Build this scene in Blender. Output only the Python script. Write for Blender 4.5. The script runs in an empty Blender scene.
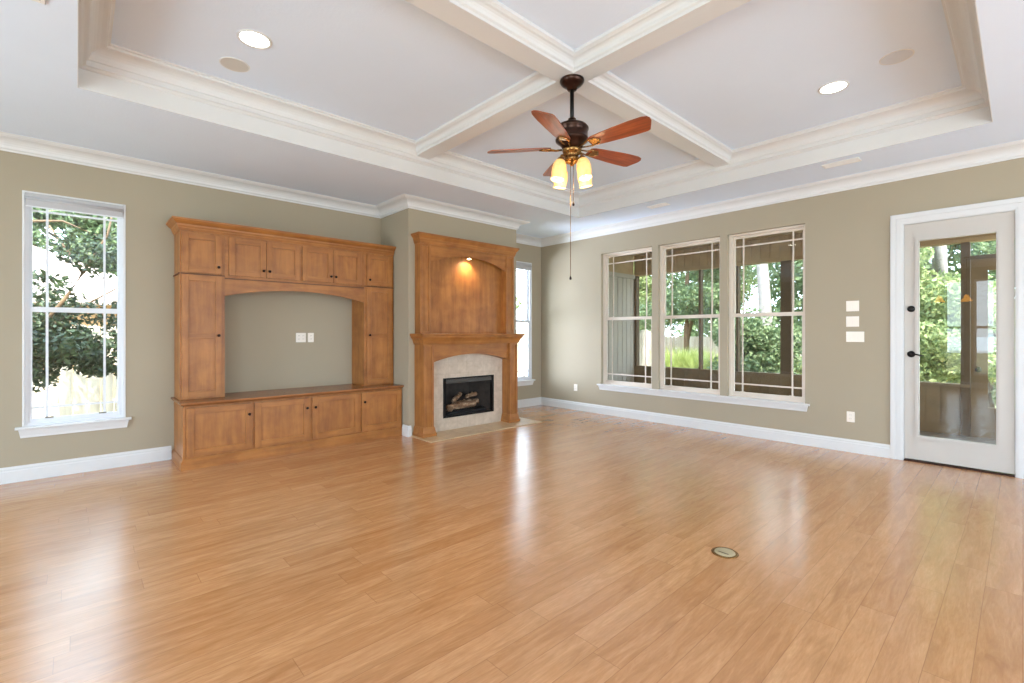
import bpy, math, random
from mathutils import Vector, Matrix

SC = bpy.context.scene
COL = SC.collection
PI = math.pi
random.seed(7)

# ------------------------------------------------------------------ camera
cam_d = bpy.data.cameras.new('camera')
cam = bpy.data.objects.new('camera', cam_d)
COL.objects.link(cam)
SC.camera = cam
cam_d.sensor_fit = 'HORIZONTAL'
cam_d.sensor_width = 36.0
cam_d.lens = 36.0 * 471.2 / 1024.0
cam_d.shift_y = -(341.5 - 333.5) / 1024.0
cam_d.clip_start = 0.02
cam_d.clip_end = 300
cam.location = (0, 0, 1.30)
cam.rotation_euler = (PI / 2, 0, math.radians(47.315 - 90))

# ------------------------------------------------------------------ light and exposure
SC.view_settings.view_transform = 'Standard'
SC.view_settings.look = 'None'
SC.view_settings.gamma = 1.0
SC.view_settings.use_curve_mapping = False
SC.view_settings.exposure = 0.10
SC.cycles.use_denoising = True
SC.cycles.max_bounces = 10
SC.cycles.diffuse_bounces = 6
SC.cycles.glossy_bounces = 5
SC.cycles.transparent_max_bounces = 16
SC.cycles.sample_clamp_indirect = 8.0

world = bpy.data.worlds.new('daylight')
SC.world = world
world.use_nodes = True
wn = world.node_tree.nodes
wl = world.node_tree.links
wn.clear()
w_out = wn.new('ShaderNodeOutputWorld')
w_bg = wn.new('ShaderNodeBackground')
w_tc = wn.new('ShaderNodeTexCoord')
w_sep = wn.new('ShaderNodeSeparateXYZ')
w_ramp = wn.new('ShaderNodeValToRGB')
w_ramp.color_ramp.elements[0].position = 0.0
w_ramp.color_ramp.elements[0].color = (0.76, 0.89, 1.0, 1)
w_ramp.color_ramp.elements[1].position = 0.8
w_ramp.color_ramp.elements[1].color = (0.60, 0.78, 1.0, 1)
wl.new(w_tc.outputs['Generated'], w_sep.inputs[0])
wl.new(w_sep.outputs['Z'], w_ramp.inputs[0])
wl.new(w_ramp.outputs[0], w_bg.inputs['Color'])
w_bg.inputs['Strength'].default_value = 8.0
wl.new(w_bg.outputs[0], w_out.inputs[0])

sun_d = bpy.data.lights.new('sun', 'SUN')
sun_d.energy = 16.0
sun_d.angle = math.radians(1.5)
sun_d.color = (1.0, 0.93, 0.82)
sun = bpy.data.objects.new('sun', sun_d)
COL.objects.link(sun)
sun.location = (0, 0, 20)
sun.rotation_euler = Vector((0.30, 0.52, -0.80)).to_track_quat('-Z', 'Y').to_euler()

# sampling portals: they emit nothing themselves, they only tell the renderer where the sky comes in
def portal(loc, direction, sx, sy):
    d = bpy.data.lights.new('window_portal', 'AREA')
    d.shape = 'RECTANGLE'
    d.size = sx
    d.size_y = sy
    d.cycles.is_portal = True
    o = bpy.data.objects.new('window_portal', d)
    COL.objects.link(o)
    o.location = loc
    o.rotation_euler = Vector(direction).to_track_quat('-Z', 'Z').to_euler()
    return o

XR, YL = 6.24, 5.98            # right wall and left wall planes
XB, YB = -3.2, -3.4            # walls behind the camera
ZC, ZT = 3.0, 3.30             # ceiling and tray ceiling
REAR = [(-2.9, -0.5), (0.42, 0.80), (0.97, 1.32), (2.7, 4.25)]     # windows of the wall behind the camera (Y ranges)
for (a, b) in REAR:
    portal((XB - 0.1, (a + b) / 2, 1.45), (1, 0, 0), b - a, 2.3)
# fill lamps added outside the unseen windows to brighten the room, standing in for daylight
FRONT = [(-2.9, -1.2), (1.2, 2.9), (3.6, 5.3)]                      # windows added to the second unseen wall to let light in (X ranges)
def terrace_light(loc, direction, sx, sy, watts, colour=(0.62, 0.82, 1.0)):
    d = bpy.data.lights.new('window_daylight', 'AREA')
    d.shape = 'RECTANGLE'
    d.size = sx
    d.size_y = sy
    d.energy = watts
    d.color = colour
    o = bpy.data.objects.new('window_daylight', d)
    COL.objects.link(o)
    o.location = loc
    o.rotation_euler = Vector(direction).to_track_quat('-Z', 'Z').to_euler()
for (a, b) in REAR:
    terrace_light((XB - 0.45, (a + b) / 2, 1.05), (1, 0, 0.55), b - a, 1.5, 72.0 * (b - a) if b - a > 1 else 22.0 * (b - a))
for (a, b) in FRONT:
    terrace_light(((a + b) / 2, YB - 0.45, 1.05), (0, 1, 0.55), b - a, 1.5, 28.0)
    portal(((a + b) / 2, YB - 0.1, 1.45), (0, 1, 0), b - a, 2.3)
terrace_light((3.9, 7.8, 1.0), (1.9, -2.0, 0.12), 0.8, 1.4, 190.0, (0.72, 0.79, 1.0))  # unseen lamp added outside the corner window for the bright wall patch
terrace_light((4.95, 8.4, 1.0), (1.0, -2.7, 0.12), 0.9, 1.4, 480.0, (0.72, 0.79, 1.0))  # second added lamp, widens that bright patch on the right wall
portal((0.0, YL + 0.13, 1.5), (0, -1, 0), 0.68, 2.05)
portal((5.64, YL + 0.13, 1.5), (0, -1, 0), 0.68, 2.05)
portal((XR + 0.15, 3.16, 1.53), (-1, 0, 0), 2.9, 2.1)
portal((XR + 0.15, 0.44, 1.25), (-1, 0, 0), 0.6, 2.0)

# ------------------------------------------------------------------ material helpers
def lin(c):
    return tuple(((v / 255.0) / 12.92 if v / 255.0 <= 0.04045 else ((v / 255.0 + 0.055) / 1.055) ** 2.4) for v in c) + (1,)

class NT:
    def __init__(s, name):
        s.m = bpy.data.materials.new(name)
        s.m.use_nodes = True
        s.n = s.m.node_tree.nodes
        s.l = s.m.node_tree.links
        s.b = s.n.get('Principled BSDF')
        s.out = s.n.get('Material Output')
    def new(s, t, **kw):
        n = s.n.new(t)
        for k, v in kw.items():
            setattr(n, k, v)
        return n
    def link(s, a, b):
        s.l.new(a, b)
    def val(s, node, **kw):
        for k, v in kw.items():
            node.inputs[k].default_value = v
    def math(s, op, a, b=None, c=None):
        n = s.n.new('ShaderNodeMath')
        n.operation = op
        for i, v in enumerate((a, b, c)):
            if v is None:
                continue
            if isinstance(v, (int, float)):
                n.inputs[i].default_value = v
            else:
                s.l.new(v, n.inputs[i])
        return n.outputs[0]
    def coords(s, scale=(1, 1, 1), loc=(0, 0, 0)):
        tc = s.n.new('ShaderNodeTexCoord')
        mp = s.n.new('ShaderNodeMapping')
        mp.inputs['Scale'].default_value = scale
        mp.inputs['Location'].default_value = loc
        s.l.new(tc.outputs['Object'], mp.inputs[0])
        return mp.outputs[0]
    def noise(s, vec, scale, detail=3, rough=0.5, dist=0.0):
        n = s.n.new('ShaderNodeTexNoise')
        n.inputs['Scale'].default_value = scale
        n.inputs['Detail'].default_value = detail
        n.inputs['Roughness'].default_value = rough
        n.inputs['Distortion'].default_value = dist
        s.l.new(vec, n.inputs['Vector'])
        return n.outputs['Fac']
    def ramp(s, fac, stops):
        r = s.n.new('ShaderNodeValToRGB')
        els = r.color_ramp.elements
        while len(els) < len(stops):
            els.new(0.5)
        for e, (p, c) in zip(els, stops):
            e.position = p
            e.color = c
        s.l.new(fac, r.inputs[0])
        return r.outputs[0]
    def mix(s, fac, a, b, mode='MIX'):
        m = s.n.new('ShaderNodeMix')
        m.data_type = 'RGBA'
        m.blend_type = mode
        for sock, v in ((m.inputs[0], fac), (m.inputs[6], a), (m.inputs[7], b)):
            if isinstance(v, (int, float, tuple)):
                sock.default_value = v
            else:
                s.l.new(v, sock)
        return m.outputs[2]
    def bump(s, h, strength, dist=0.01):
        b = s.n.new('ShaderNodeBump')
        b.inputs['Strength'].default_value = strength
        b.inputs['Distance'].default_value = dist
        s.l.new(h, b.inputs['Height'])
        s.l.new(b.outputs[0], s.b.inputs['Normal'])

def plain(name, rgb, rough=0.5, metal=0.0, spec=0.5, var=0.04, vs=6.0, bump=0.0, bs=60.0, emit=None, es=0.0):
    t = NT(name)
    c = lin(rgb)
    co = t.coords()
    f = t.noise(co, vs, 3)
    d = tuple(max(0, v * (1 - var)) for v in c[:3]) + (1,)
    u = tuple(min(1, v * (1 + var)) for v in c[:3]) + (1,)
    t.link(t.ramp(f, [(0.3, d), (0.7, u)]), t.b.inputs['Base Color'])
    t.val(t.b, Roughness=rough, Metallic=metal)
    t.b.inputs['Specular IOR Level'].default_value = spec
    if bump:
        t.bump(t.noise(co, bs, 4), bump, 0.004)
    if emit:
        t.b.inputs['Emission Color'].default_value = lin(emit)
        t.b.inputs['Emission Strength'].default_value = es
    return t.m

def wood(name, axis, dark, mid, light, rough=0.38, blotch=0.5):
    t = NT(name)
    st = 9.0
    sc = {'x': (0.9, st, st), 'y': (st, 0.9, st), 'z': (st, st, 0.9)}[axis]
    co = t.coords(sc)
    co2 = t.coords((1, 1, 1), (3.1, 1.7, 0.4))
    g = t.noise(co, 2.2, 6, 0.6, 0.35)
    b = t.noise(co2, 5.5, 3, 0.55, 0.6)
    base = t.ramp(g, [(0.28, lin(dark)), (0.5, lin(mid)), (0.74, lin(light))])
    tint = t.ramp(b, [(0.3, lin(dark)), (0.65, lin(light))])
    t.link(t.mix(blotch * 0.75, base, tint), t.b.inputs['Base Color'])
    t.b.inputs['Roughness'].default_value = rough
    t.b.inputs['Specular IOR Level'].default_value = 0.4
    t.bump(g, 0.06, 0.002)
    return t.m

MAPLE = ((122, 73, 33), (154, 98, 47), (180, 120, 62))
M = {}
M['wood_z'] = wood('maple_grain_vertical', 'z', *MAPLE)
M['wood_x'] = wood('maple_grain_across', 'x', *MAPLE)
M['wood_y'] = wood('maple_grain_depth', 'y', *MAPLE)
M['wood_top'] = wood('maple_counter', 'x', (118, 72, 40), (140, 90, 52), (160, 108, 66), rough=0.25)
M['wood_line'] = plain('wood_shadow_gap', (92, 54, 28), 0.6)  # dark brown for strips painted in as shadow lines on the cabinets
M['wall'] = plain('beige_wall_paint', (166, 155, 134), 0.75, spec=0.25, var=0.015, vs=1.5, bump=0.10, bs=140)
M['ceiling'] = plain('white_ceiling_texture', (218, 229, 243), 0.9, spec=0.2, var=0.01, vs=2, bump=0.22, bs=55)
M['trim'] = plain('white_trim_paint', (214, 214, 213), 0.4, spec=0.4, var=0.008)
M['door_paint'] = plain('warm_white_door_paint', (192, 186, 178), 0.4, spec=0.4, var=0.008)
M['vinyl'] = plain('white_window_vinyl', (218, 220, 224), 0.35, spec=0.45, var=0.006)
M['creamwin'] = plain('almond_window_vinyl', (216, 204, 190), 0.38, spec=0.4, var=0.01)
M['shade'] = plain('white_roller_shade', (182, 181, 182), 0.85, spec=0.1, var=0.02, vs=40)
M['plate'] = plain('white_plastic', (236, 228, 216), 0.35, spec=0.5, var=0.01)
M['plate_dark'] = plain('socket_slots', (120, 112, 104), 0.5)
M['black'] = plain('black_metal', (22, 20, 20), 0.35, metal=0.6, var=0.15)
M['knob'] = plain('dark_bronze_knob', (34, 18, 14), 0.3, metal=0.7, var=0.2)
M['bronze'] = plain('oil_rubbed_bronze', (62, 42, 34), 0.28, metal=0.85, var=0.25, vs=20)
M['brass'] = plain('antique_brass', (150, 112, 66), 0.25, metal=0.95, var=0.2, vs=30)
M['firebrick'] = plain('firebox_panel', (58, 50, 44), 0.9, var=0.3, vs=14, bump=0.5, bs=40)
M['ember'] = plain('dark_ember_bed', (24, 22, 22), 0.95, var=0.5, vs=60, bump=0.8, bs=90)
M['grille_cloth'] = plain('speaker_grille_beige', (200, 196, 188), 0.9, var=0.02)
M['grille_white'] = plain('speaker_grille_white', (202, 207, 214), 0.9, var=0.02)
M['vent'] = plain('vent_white', (226, 225, 222), 0.45, var=0.01)
M['vent_dark'] = plain('vent_gap', (120, 118, 116), 0.8)
M['brasslid'] = plain('satin_nickel_lid', (178, 166, 134), 0.4, metal=0.15, var=0.08)
M['porch_board'] = plain('brightened_porch_boards', (186, 158, 122), 0.6, spec=0.3, var=0.10, vs=5, bump=0.2, bs=50)  # brown porch paint lightened in colour to make up for low porch light
M['porch'] = plain('brown_porch_paint', (138, 116, 90), 0.6, spec=0.3, var=0.10, vs=5, bump=0.2, bs=50)
M['porch_dark'] = plain('dark_brown_porch_trim', (104, 86, 68), 0.6, spec=0.3, var=0.1, vs=5)
M['siding'] = plain('pale_grey_siding', (182, 170, 156), 0.7, spec=0.25, var=0.02)
M['slate'] = plain('porch_floor_tile', (120, 112, 104), 0.35, var=0.15, vs=3, bump=0.2, bs=20)
M['stucco'] = plain('tan_stucco', (176, 140, 104), 0.9, var=0.04, bump=0.3, bs=80)
M['roof'] = plain('sun_bleached_roof', (168, 150, 140), 0.9, var=0.07, vs=16)
M['bark'] = plain('brown_bark', (112, 90, 68), 0.9, var=0.25, vs=14, bump=0.6, bs=30)
M['bark_pale'] = plain('pale_smooth_bark', (150, 143, 138), 0.8, var=0.18, vs=9, bump=0.3, bs=20)
M['lawn'] = plain('lawn', (140, 138, 104), 0.95, var=0.3, vs=3, bump=0.6, bs=60)
M['amber'] = plain('amber_pendant_glass', (255, 190, 90), 0.4, emit=(255, 170, 60), es=6.0)

def fence_mat():
    t = NT('weathered_fence_boards')
    co = t.coords((1, 1, 1))
    g = t.noise(t.coords((6, 6, 0.6)), 2.0, 5, 0.6)
    t.link(t.ramp(g, [(0.3, lin((196, 180, 162))), (0.7, lin((228, 216, 202)))]), t.b.inputs['Base Color'])
    t.b.inputs['Roughness'].default_value = 0.9
    return t.m
M['fence'] = fence_mat()

def leaf_mat(name, dark, mid, light, trans=0.35):
    t = NT(name)
    f = t.noise(t.coords(), 3.2, 4, 0.7)
    f2 = t.noise(t.coords(), 23.0, 2, 0.5)
    c = t.mix(0.5, t.ramp(f, [(0.35, lin(dark)), (0.5, lin(mid)), (0.66, lin(light))]),
              t.ramp(f2, [(0.35, lin(dark)), (0.65, lin(light))]))
    t.link(c, t.b.inputs['Base Color'])
    t.b.inputs['Roughness'].default_value = 0.55
    tr = t.new('ShaderNodeBsdfTranslucent')
    t.link(c, tr.inputs['Color'])
    mx = t.new('ShaderNodeMixShader')
    mx.inputs[0].default_value = trans
    t.link(t.b.outputs[0], mx.inputs[1])
    t.link(tr.outputs[0], mx.inputs[2])
    t.link(mx.outputs[0], t.out.inputs['Surface'])
    return t.m
M['leaf'] = leaf_mat('mixed_green_leaves', (86, 112, 72), (134, 156, 100), (206, 210, 148))
M['leaf_deep'] = leaf_mat('deep_green_leaves', (66, 90, 64), (104, 130, 90), (166, 180, 130))
M['leaf_dark'] = leaf_mat('dark_myrtle_leaves', (26, 38, 26), (42, 58, 38), (80, 98, 62), 0.08)
M['leaf_lime'] = leaf_mat('lime_grass_blades', (134, 150, 82), (178, 190, 110), (212, 216, 150), 0.4)

def glass_mat(name='window_glass', base=0.005, tint=(0.96, 0.98, 0.97, 1)):
    t = NT(name)
    t.n.remove(t.b)
    tr = t.new('ShaderNodeBsdfTransparent')
    tr.inputs[0].default_value = tint
    gl = t.new('ShaderNodeBsdfGlossy')
    gl.inputs['Roughness'].default_value = 0.0
    fr = t.new('ShaderNodeFresnel')
    geo = t.new('ShaderNodeNewGeometry')
    # same reflectance for either side of each pane face
    t.link(t.math('ADD', t.math('MULTIPLY', geo.outputs['Backfacing'], 1.0 / 1.5 - 1.5), 1.5), fr.inputs[0])
    f = t.math('ADD', t.math('MULTIPLY', fr.outputs[0], 0.8), base)
    mx = t.new('ShaderNodeMixShader')
    t.link(f, mx.inputs[0])
    t.link(tr.outputs[0], mx.inputs[1])
    t.link(gl.outputs[0], mx.inputs[2])
    t.link(mx.outputs[0], t.out.inputs['Surface'])
    return t.m
M['glass'] = glass_mat()

def screen_mat():
    t = NT('insect_screen')
    tr = t.new('ShaderNodeBsdfTransparent')
    mx = t.new('ShaderNodeMixShader')
    mx.inputs[0].default_value = 0.14
    t.b.inputs['Base Color'].default_value = lin((60, 60, 60))
    t.b.inputs['Roughness'].default_value = 0.9
    t.link(tr.outputs[0], mx.inputs[1])
    t.link(t.b.outputs[0], mx.inputs[2])
    t.link(mx.outputs[0], t.out.inputs['Surface'])
    return t.m
M['screen'] = screen_mat()

def emit_mat(name, rgb, strength):
    t = NT(name)
    e = t.new('ShaderNodeEmission')
    e.inputs[0].default_value = lin(rgb)
    e.inputs[1].default_value = strength
    t.n.remove(t.b)
    t.link(e.outputs[0], t.out.inputs['Surface'])
    return t.m
M['lens'] = emit_mat('recessed_lamp_lens', (255, 250, 240), 14.0)
M['puck'] = emit_mat('halogen_lens', (255, 224, 170), 30.0)

def frosted_mat():
    t = NT('frosted_amber_glass')
    co = t.coords()
    f = t.noise(co, 30, 3)
    t.link(t.ramp(f, [(0.3, lin((214, 160, 84))), (0.7, lin((236, 196, 124)))]), t.b.inputs['Base Color'])
    t.b.inputs['Roughness'].default_value = 0.35
    lw = t.new('ShaderNodeLayerWeight')
    lw.inputs[0].default_value = 0.35
    t.link(t.ramp(lw.outputs['Facing'], [(0.0, lin((255, 236, 170))), (0.75, lin((240, 178, 84)))]), t.b.inputs['Emission Color'])
    t.b.inputs['Emission Strength'].default_value = 0.55
    return t.m
M['frosted'] = frosted_mat()

def blade_mat():
    t = NT('walnut_fan_blade')
    g = t.noise(t.coords((1.2, 14, 14)), 2.5, 6, 0.65, 0.3)
    t.link(t.ramp(g, [(0.3, lin((92, 44, 26))), (0.55, lin((138, 68, 38))), (0.75, lin((166, 90, 52)))]), t.b.inputs['Base Color'])
    t.b.inputs['Roughness'].default_value = 0.28
    return t.m
M['blade'] = blade_mat()

def floor_mat():
    t = NT('honey_oak_planks')
    tc = t.new('ShaderNodeTexCoord')
    sp = t.new('ShaderNodeSeparateXYZ')
    t.link(tc.outputs['Object'], sp.inputs[0])
    W, L = 0.132, 1.25
    ry = t.math('DIVIDE', sp.outputs['Y'], W)
    row = t.math('FLOOR', ry)
    wn1 = t.new('ShaderNodeTexWhiteNoise', noise_dimensions='1D')
    t.link(row, wn1.inputs['W'])
    rx = t.math('ADD', t.math('DIVIDE', sp.outputs['X'], L), t.math('MULTIPLY', wn1.outputs['Value'], 7.3))
    colx = t.math('FLOOR', rx)
    idv = t.new('ShaderNodeCombineXYZ')
    t.link(row, idv.inputs[0])
    t.link(colx, idv.inputs[1])
    wn2 = t.new('ShaderNodeTexWhiteNoise', noise_dimensions='2D')
    t.link(idv.outputs[0], wn2.inputs['Vector'])
    rnd = wn2.outputs['Value']
    # grain coordinates shifted per plank
    off = t.new('ShaderNodeCombineXYZ')
    t.link(t.math('MULTIPLY', rnd, 37.0), off.inputs[0])
    t.link(t.math('MULTIPLY', rnd, 91.0), off.inputs[1])
    add = t.new('ShaderNodeVectorMath', operation='ADD')
    t.link(tc.outputs['Object'], add.inputs[0])
    t.link(off.outputs[0], add.inputs[1])
    mp = t.new('ShaderNodeMapping')
    mp.inputs['Scale'].default_value = (1.8, 13.0, 1.0)
    t.link(add.outputs[0], mp.inputs[0])
    g = t.noise(mp.outputs[0], 1.6, 7, 0.62, 0.9)
    mp2 = t.new('ShaderNodeMapping')
    mp2.inputs['Scale'].default_value = (7.0, 55.0, 1.0)
    t.link(add.outputs[0], mp2.inputs[0])
    fine = t.noise(mp2.outputs[0], 2.0, 4, 0.6, 0.2)
    base = t.ramp(g, [(0.30, lin((158, 108, 64))), (0.5, lin((194, 141, 94))), (0.72, lin((222, 172, 122)))])
    plank = t.ramp(rnd, [(0.0, lin((178, 124, 76))), (0.5, lin((197, 146, 98))), (1.0, lin((213, 164, 116)))])
    c = t.mix(0.42, base, plank)
    c = t.mix(t.math('MULTIPLY', t.ramp(fine, [(0.35, (0, 0, 0, 1)), (0.7, (1, 1, 1, 1))]), 0.42), c, lin((166, 114, 68)))
    fy = t.math('FRACT', ry)
    fx = t.math('FRACT', rx)
    ey = t.math('MINIMUM', fy, t.math('SUBTRACT', 1.0, fy))
    ex = t.math('MULTIPLY', t.math('MINIMUM', fx, t.math('SUBTRACT', 1.0, fx)), L / W)
    e = t.math('MINIMUM', ex, ey)
    seam = t.ramp(e, [(0.0, (0, 0, 0, 1)), (0.016, (1, 1, 1, 1))])
    c = t.mix(t.math('MULTIPLY', t.math('SUBTRACT', 1.0, seam), 0.55), c, lin((112, 66, 34)))
    t.link(c, t.b.inputs['Base Color'])
    r = t.math('ADD', t.math('MULTIPLY', g, 0.10), 0.19)
    t.link(r, t.b.inputs['Roughness'])
    t.b.inputs['IOR'].default_value = 1.6
    t.b.inputs['Coat Weight'].default_value = 0.5
    t.b.inputs['Coat Roughness'].default_value = 0.24
    t.b.inputs['Specular IOR Level'].default_value = 0.6
    h = t.math('ADD', t.math('MULTIPLY', seam, 0.6), t.math('MULTIPLY', g, 0.5))
    t.bump(h, 0.04, 0.0025)
    return t.m
M['floor'] = floor_mat()

def tile_mat(name, a, b, grout, size, rough=0.35):
    t = NT(name)
    tc = t.new('ShaderNodeTexCoord')
    sp = t.new('ShaderNodeSeparateXYZ')
    t.link(tc.outputs['Object'], sp.inputs[0])
    es = []
    for ax, sz in zip(('X', 'Y', 'Z'), size):
        if sz <= 0:
            continue
        f = t.math('FRACT', t.math('DIVIDE', sp.outputs[ax], sz))
        es.append(t.math('MINIMUM', f, t.math('SUBTRACT', 1.0, f)))
    e = es[0] if len(es) == 1 else t.math('MINIMUM', es[0], es[1])
    seam = t.ramp(e, [(0.0, (0, 0, 0, 1)), (0.02, (1, 1, 1, 1))])
    f = t.noise(t.coords(), 9, 5, 0.65, 0.5)
    c = t.ramp(f, [(0.3, lin(a)), (0.7, lin(b))])
    c = t.mix(t.math('MULTIPLY', t.math('SUBTRACT', 1.0, seam), 0.6), c, lin(grout))
    t.link(c, t.b.inputs['Base Color'])
    t.b.inputs['Roughness'].default_value = rough
    t.bump(seam, 0.15, 0.002)
    return t.m
M['tile'] = tile_mat('travertine_tile', (180, 163, 144), (206, 190, 172), (166, 150, 132), (0.15, 0, 0.15))
M['hearth'] = tile_mat('hearth_tile', (190, 160, 122), (214, 188, 152), (176, 150, 118), (0.305, 0.305, 0))

def log_mat():
    t = NT('ceramic_log_bark')
    f = t.noise(t.coords((2, 8, 8)), 4, 6, 0.7, 0.6)
    t.link(t.ramp(f, [(0.3, lin((58, 44, 34))), (0.5, lin((128, 98, 72))), (0.7, lin((196, 172, 144)))]), t.b.inputs['Base Color'])
    t.b.inputs['Roughness'].default_value = 0.9
    t.bump(f, 0.9, 0.01)
    return t.m
M['log'] = log_mat()

# ------------------------------------------------------------------ mesh helpers
def wloc(o):
    v = Vector((0, 0, 0))
    while o is not None:
        v += o.location
        o = o.parent
    return v

class MB:
    """collects shapes in world coordinates and links them as one mesh object"""
    def __init__(s):
        s.v, s.f, s.mi, s.sm = [], [], [], []
    def add(s, vs, fs, mi=0, smooth=False):
        o = len(s.v)
        s.v += [Vector(p) for p in vs]
        s.f += [tuple(o + i for i in f) for f in fs]
        s.mi += [mi] * len(fs)
        s.sm += [smooth] * len(fs)
        return s
    def box(s, x0, x1, y0, y1, z0, z1, mi=0):
        x0, x1 = min(x0, x1), max(x0, x1)
        y0, y1 = min(y0, y1), max(y0, y1)
        z0, z1 = min(z0, z1), max(z0, z1)
        vs = [(x0, y0, z0), (x1, y0, z0), (x1, y1, z0), (x0, y1, z0), (x0, y0, z1), (x1, y0, z1), (x1, y1, z1), (x0, y1, z1)]
        fs = [(0, 3, 2, 1), (4, 5, 6, 7), (0, 1, 5, 4), (1, 2, 6, 5), (2, 3, 7, 6), (3, 0, 4, 7)]
        return s.add(vs, fs, mi)
    def cbox(s, x0, x1, y0, y1, z0, z1, c=0.003, mi=0):
        """box with chamfered edges along the two long outlines"""
        x0, x1 = min(x0, x1), max(x0, x1)
        y0, y1 = min(y0, y1), max(y0, y1)
        z0, z1 = min(z0, z1), max(z0, z1)
        rings = []
        for z, i in ((z0, c), (z0 + c, 0), (z1 - c, 0), (z1, c)):
            rings.append([(x0 + i + c, y0 + i, z), (x1 - i - c, y0 + i, z), (x1 - i, y0 + i + c, z), (x1 - i, y1 - i - c, z),
                          (x1 - i - c, y1 - i, z), (x0 + i + c, y1 - i, z), (x0 + i, y1 - i - c, z), (x0 + i, y0 + i + c, z)])
        vs = [p for r in rings for p in r]
        fs = [tuple(reversed(range(8))), tuple(range(24, 32))]
        for k in range(3):
            for i in range(8):
                j = (i + 1) % 8
                fs.append((k * 8 + i, k * 8 + j, k * 8 + 8 + j, k * 8 + 8 + i))
        return s.add(vs, fs, mi)
    def prism(s, poly, axis, a0, a1, mi=0):
        """poly: 2-D outline; axis: extrusion axis. x: (y,z)  y: (x,z)  z: (x,y)"""
        n = len(poly)
        def P(p, a):
            return {'x': (a, p[0], p[1]), 'y': (p[0], a, p[1]), 'z': (p[0], p[1], a)}[axis]
        vs = [P(p, a0) for p in poly] + [P(p, a1) for p in poly]
        fs = [tuple(range(n)), tuple(reversed(range(n, 2 * n)))]
        fs += [(i, i + n, (i + 1) % n + n, (i + 1) % n) for i in range(n)]
        return s.add(vs, fs, mi)
    def lathe(s, prof, center=(0, 0, 0), seg=24, mat=None, mi=0, smooth=True, caps=True):
        """prof: list of (radius, z); mat rotates the axis"""
        mat = mat or Matrix.Identity(3)
        c = Vector(center)
        vs = []
        for r, z in prof:
            for k in range(seg):
                a = 2 * PI * k / seg
                vs.append(c + mat @ Vector((r * math.cos(a), r * math.sin(a), z)))
        fs = []
        for i in range(len(prof) - 1):
            for k in range(seg):
                j = (k + 1) % seg
                fs.append((i * seg + k, i * seg + j, (i + 1) * seg + j, (i + 1) * seg + k))
        s.add(vs, fs, mi, smooth)
        if caps:
            o = len(s.v) - len(vs)
            s.f += [tuple(o + i for i in reversed(range(seg))), tuple(o + (len(prof) - 1) * seg + i for i in range(seg))]
            s.mi += [mi, mi]
            s.sm += [False, False]
        return s
    def tube(s, pts, r, seg=8, mi=0, smooth=True):
        pts = [Vector(p) for p in pts]
        rs = r if isinstance(r, (list, tuple)) else [r] * len(pts)
        vs = []
        up = Vector((0, 0, 1))
        for i, p in enumerate(pts):
            d = (pts[min(i + 1, len(pts) - 1)] - pts[max(i - 1, 0)]).normalized()
            a = d.cross(up)
            if a.length < 0.05:
                a = d.cross(Vector((1, 0, 0)))
            a.normalize()
            b = d.cross(a).normalized()
            for k in range(seg):
                t = 2 * PI * k / seg
                vs.append(p + (a * math.cos(t) + b * math.sin(t)) * rs[i])
        fs = []
        for i in range(len(pts) - 1):
            for k in range(seg):
                j = (k + 1) % seg
                fs.append((i * seg + k, i * seg + j, (i + 1) * seg + j, (i + 1) * seg + k))
        fs += [tuple(reversed(range(seg))), tuple(range((len(pts) - 1) * seg, len(pts) * seg))]
        return s.add(vs, fs, mi, smooth)
    def sweep(s, path, prof, closed=False, mi=0, zoff=0.0):
        """path: plan points (x, y); prof: (offset to the left of travel, z); mitred corners"""
        P = [Vector(p) for p in path]
        n = len(P)
        rows = []
        for i in range(n):
            if closed or 0 < i < n - 1:
                d0 = (P[i] - P[(i - 1) % n]).normalized()
                d1 = (P[(i + 1) % n] - P[i]).normalized()
            elif i == 0:
                d0 = d1 = (P[1] - P[0]).normalized()
            else:
                d0 = d1 = (P[i] - P[i - 1]).normalized()
            n0 = Vector((-d0.y, d0.x))
            n1 = Vector((-d1.y, d1.x))
            m = (n0 + n1)
            m = m / max(1e-6, m.dot(n0))
            rows.append([(P[i].x + m.x * o, P[i].y + m.y * o, z + zoff) for o, z in prof])
        k = len(prof)
        vs = [p for r in rows for p in r]
        fs = []
        segs = n if closed else n - 1
        for i in range(segs):
            j = (i + 1) % n
            for q in range(k):
                w = (q + 1) % k
                fs.append((i * k + q, j * k + q, j * k + w, i * k + w))
        if not closed:
            fs += [tuple(range(k)), tuple(reversed(range((n - 1) * k, n * k)))]
        return s.add(vs, fs, mi)
    def build(s, name, mats, parent=None, loc=None, bevel=0.0):
        if not isinstance(mats, (list, tuple)):
            mats = [mats]
        me = bpy.data.meshes.new(name)
        base = wloc(parent) if parent is not None else Vector((0, 0, 0))
        L = Vector(loc) if loc is not None else Vector((0, 0, 0))
        org = base + L if parent is not None else L
        me.from_pydata([tuple(p - org) for p in s.v], [], s.f)
        for m in mats:
            me.materials.append(m)
        me.polygons.foreach_set('material_index', s.mi)
        me.polygons.foreach_set('use_smooth', s.sm)
        me.update()
        o = bpy.data.objects.new(name, me)
        COL.objects.link(o)
        o.location = L
        if parent is not None:
            o.parent = parent
        if bevel:
            bm = o.modifiers.new('bevel', 'BEVEL')
            bm.width = bevel
            bm.segments = 2
            bm.limit_method = 'ANGLE'
        return o

def tag(o, label=None, cat=None, group=None, kind=None):
    if label: o['label'] = label
    if cat: o['category'] = cat
    if group: o['group'] = group
    if kind: o['kind'] = kind
    return o

def thing(name, loc, label, cat, group=None, kind=None):
    o = bpy.data.objects.new(name, None)
    o.empty_display_size = 0.05
    COL.objects.link(o)
    o.location = loc
    return tag(o, label, cat, group, kind)

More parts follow.
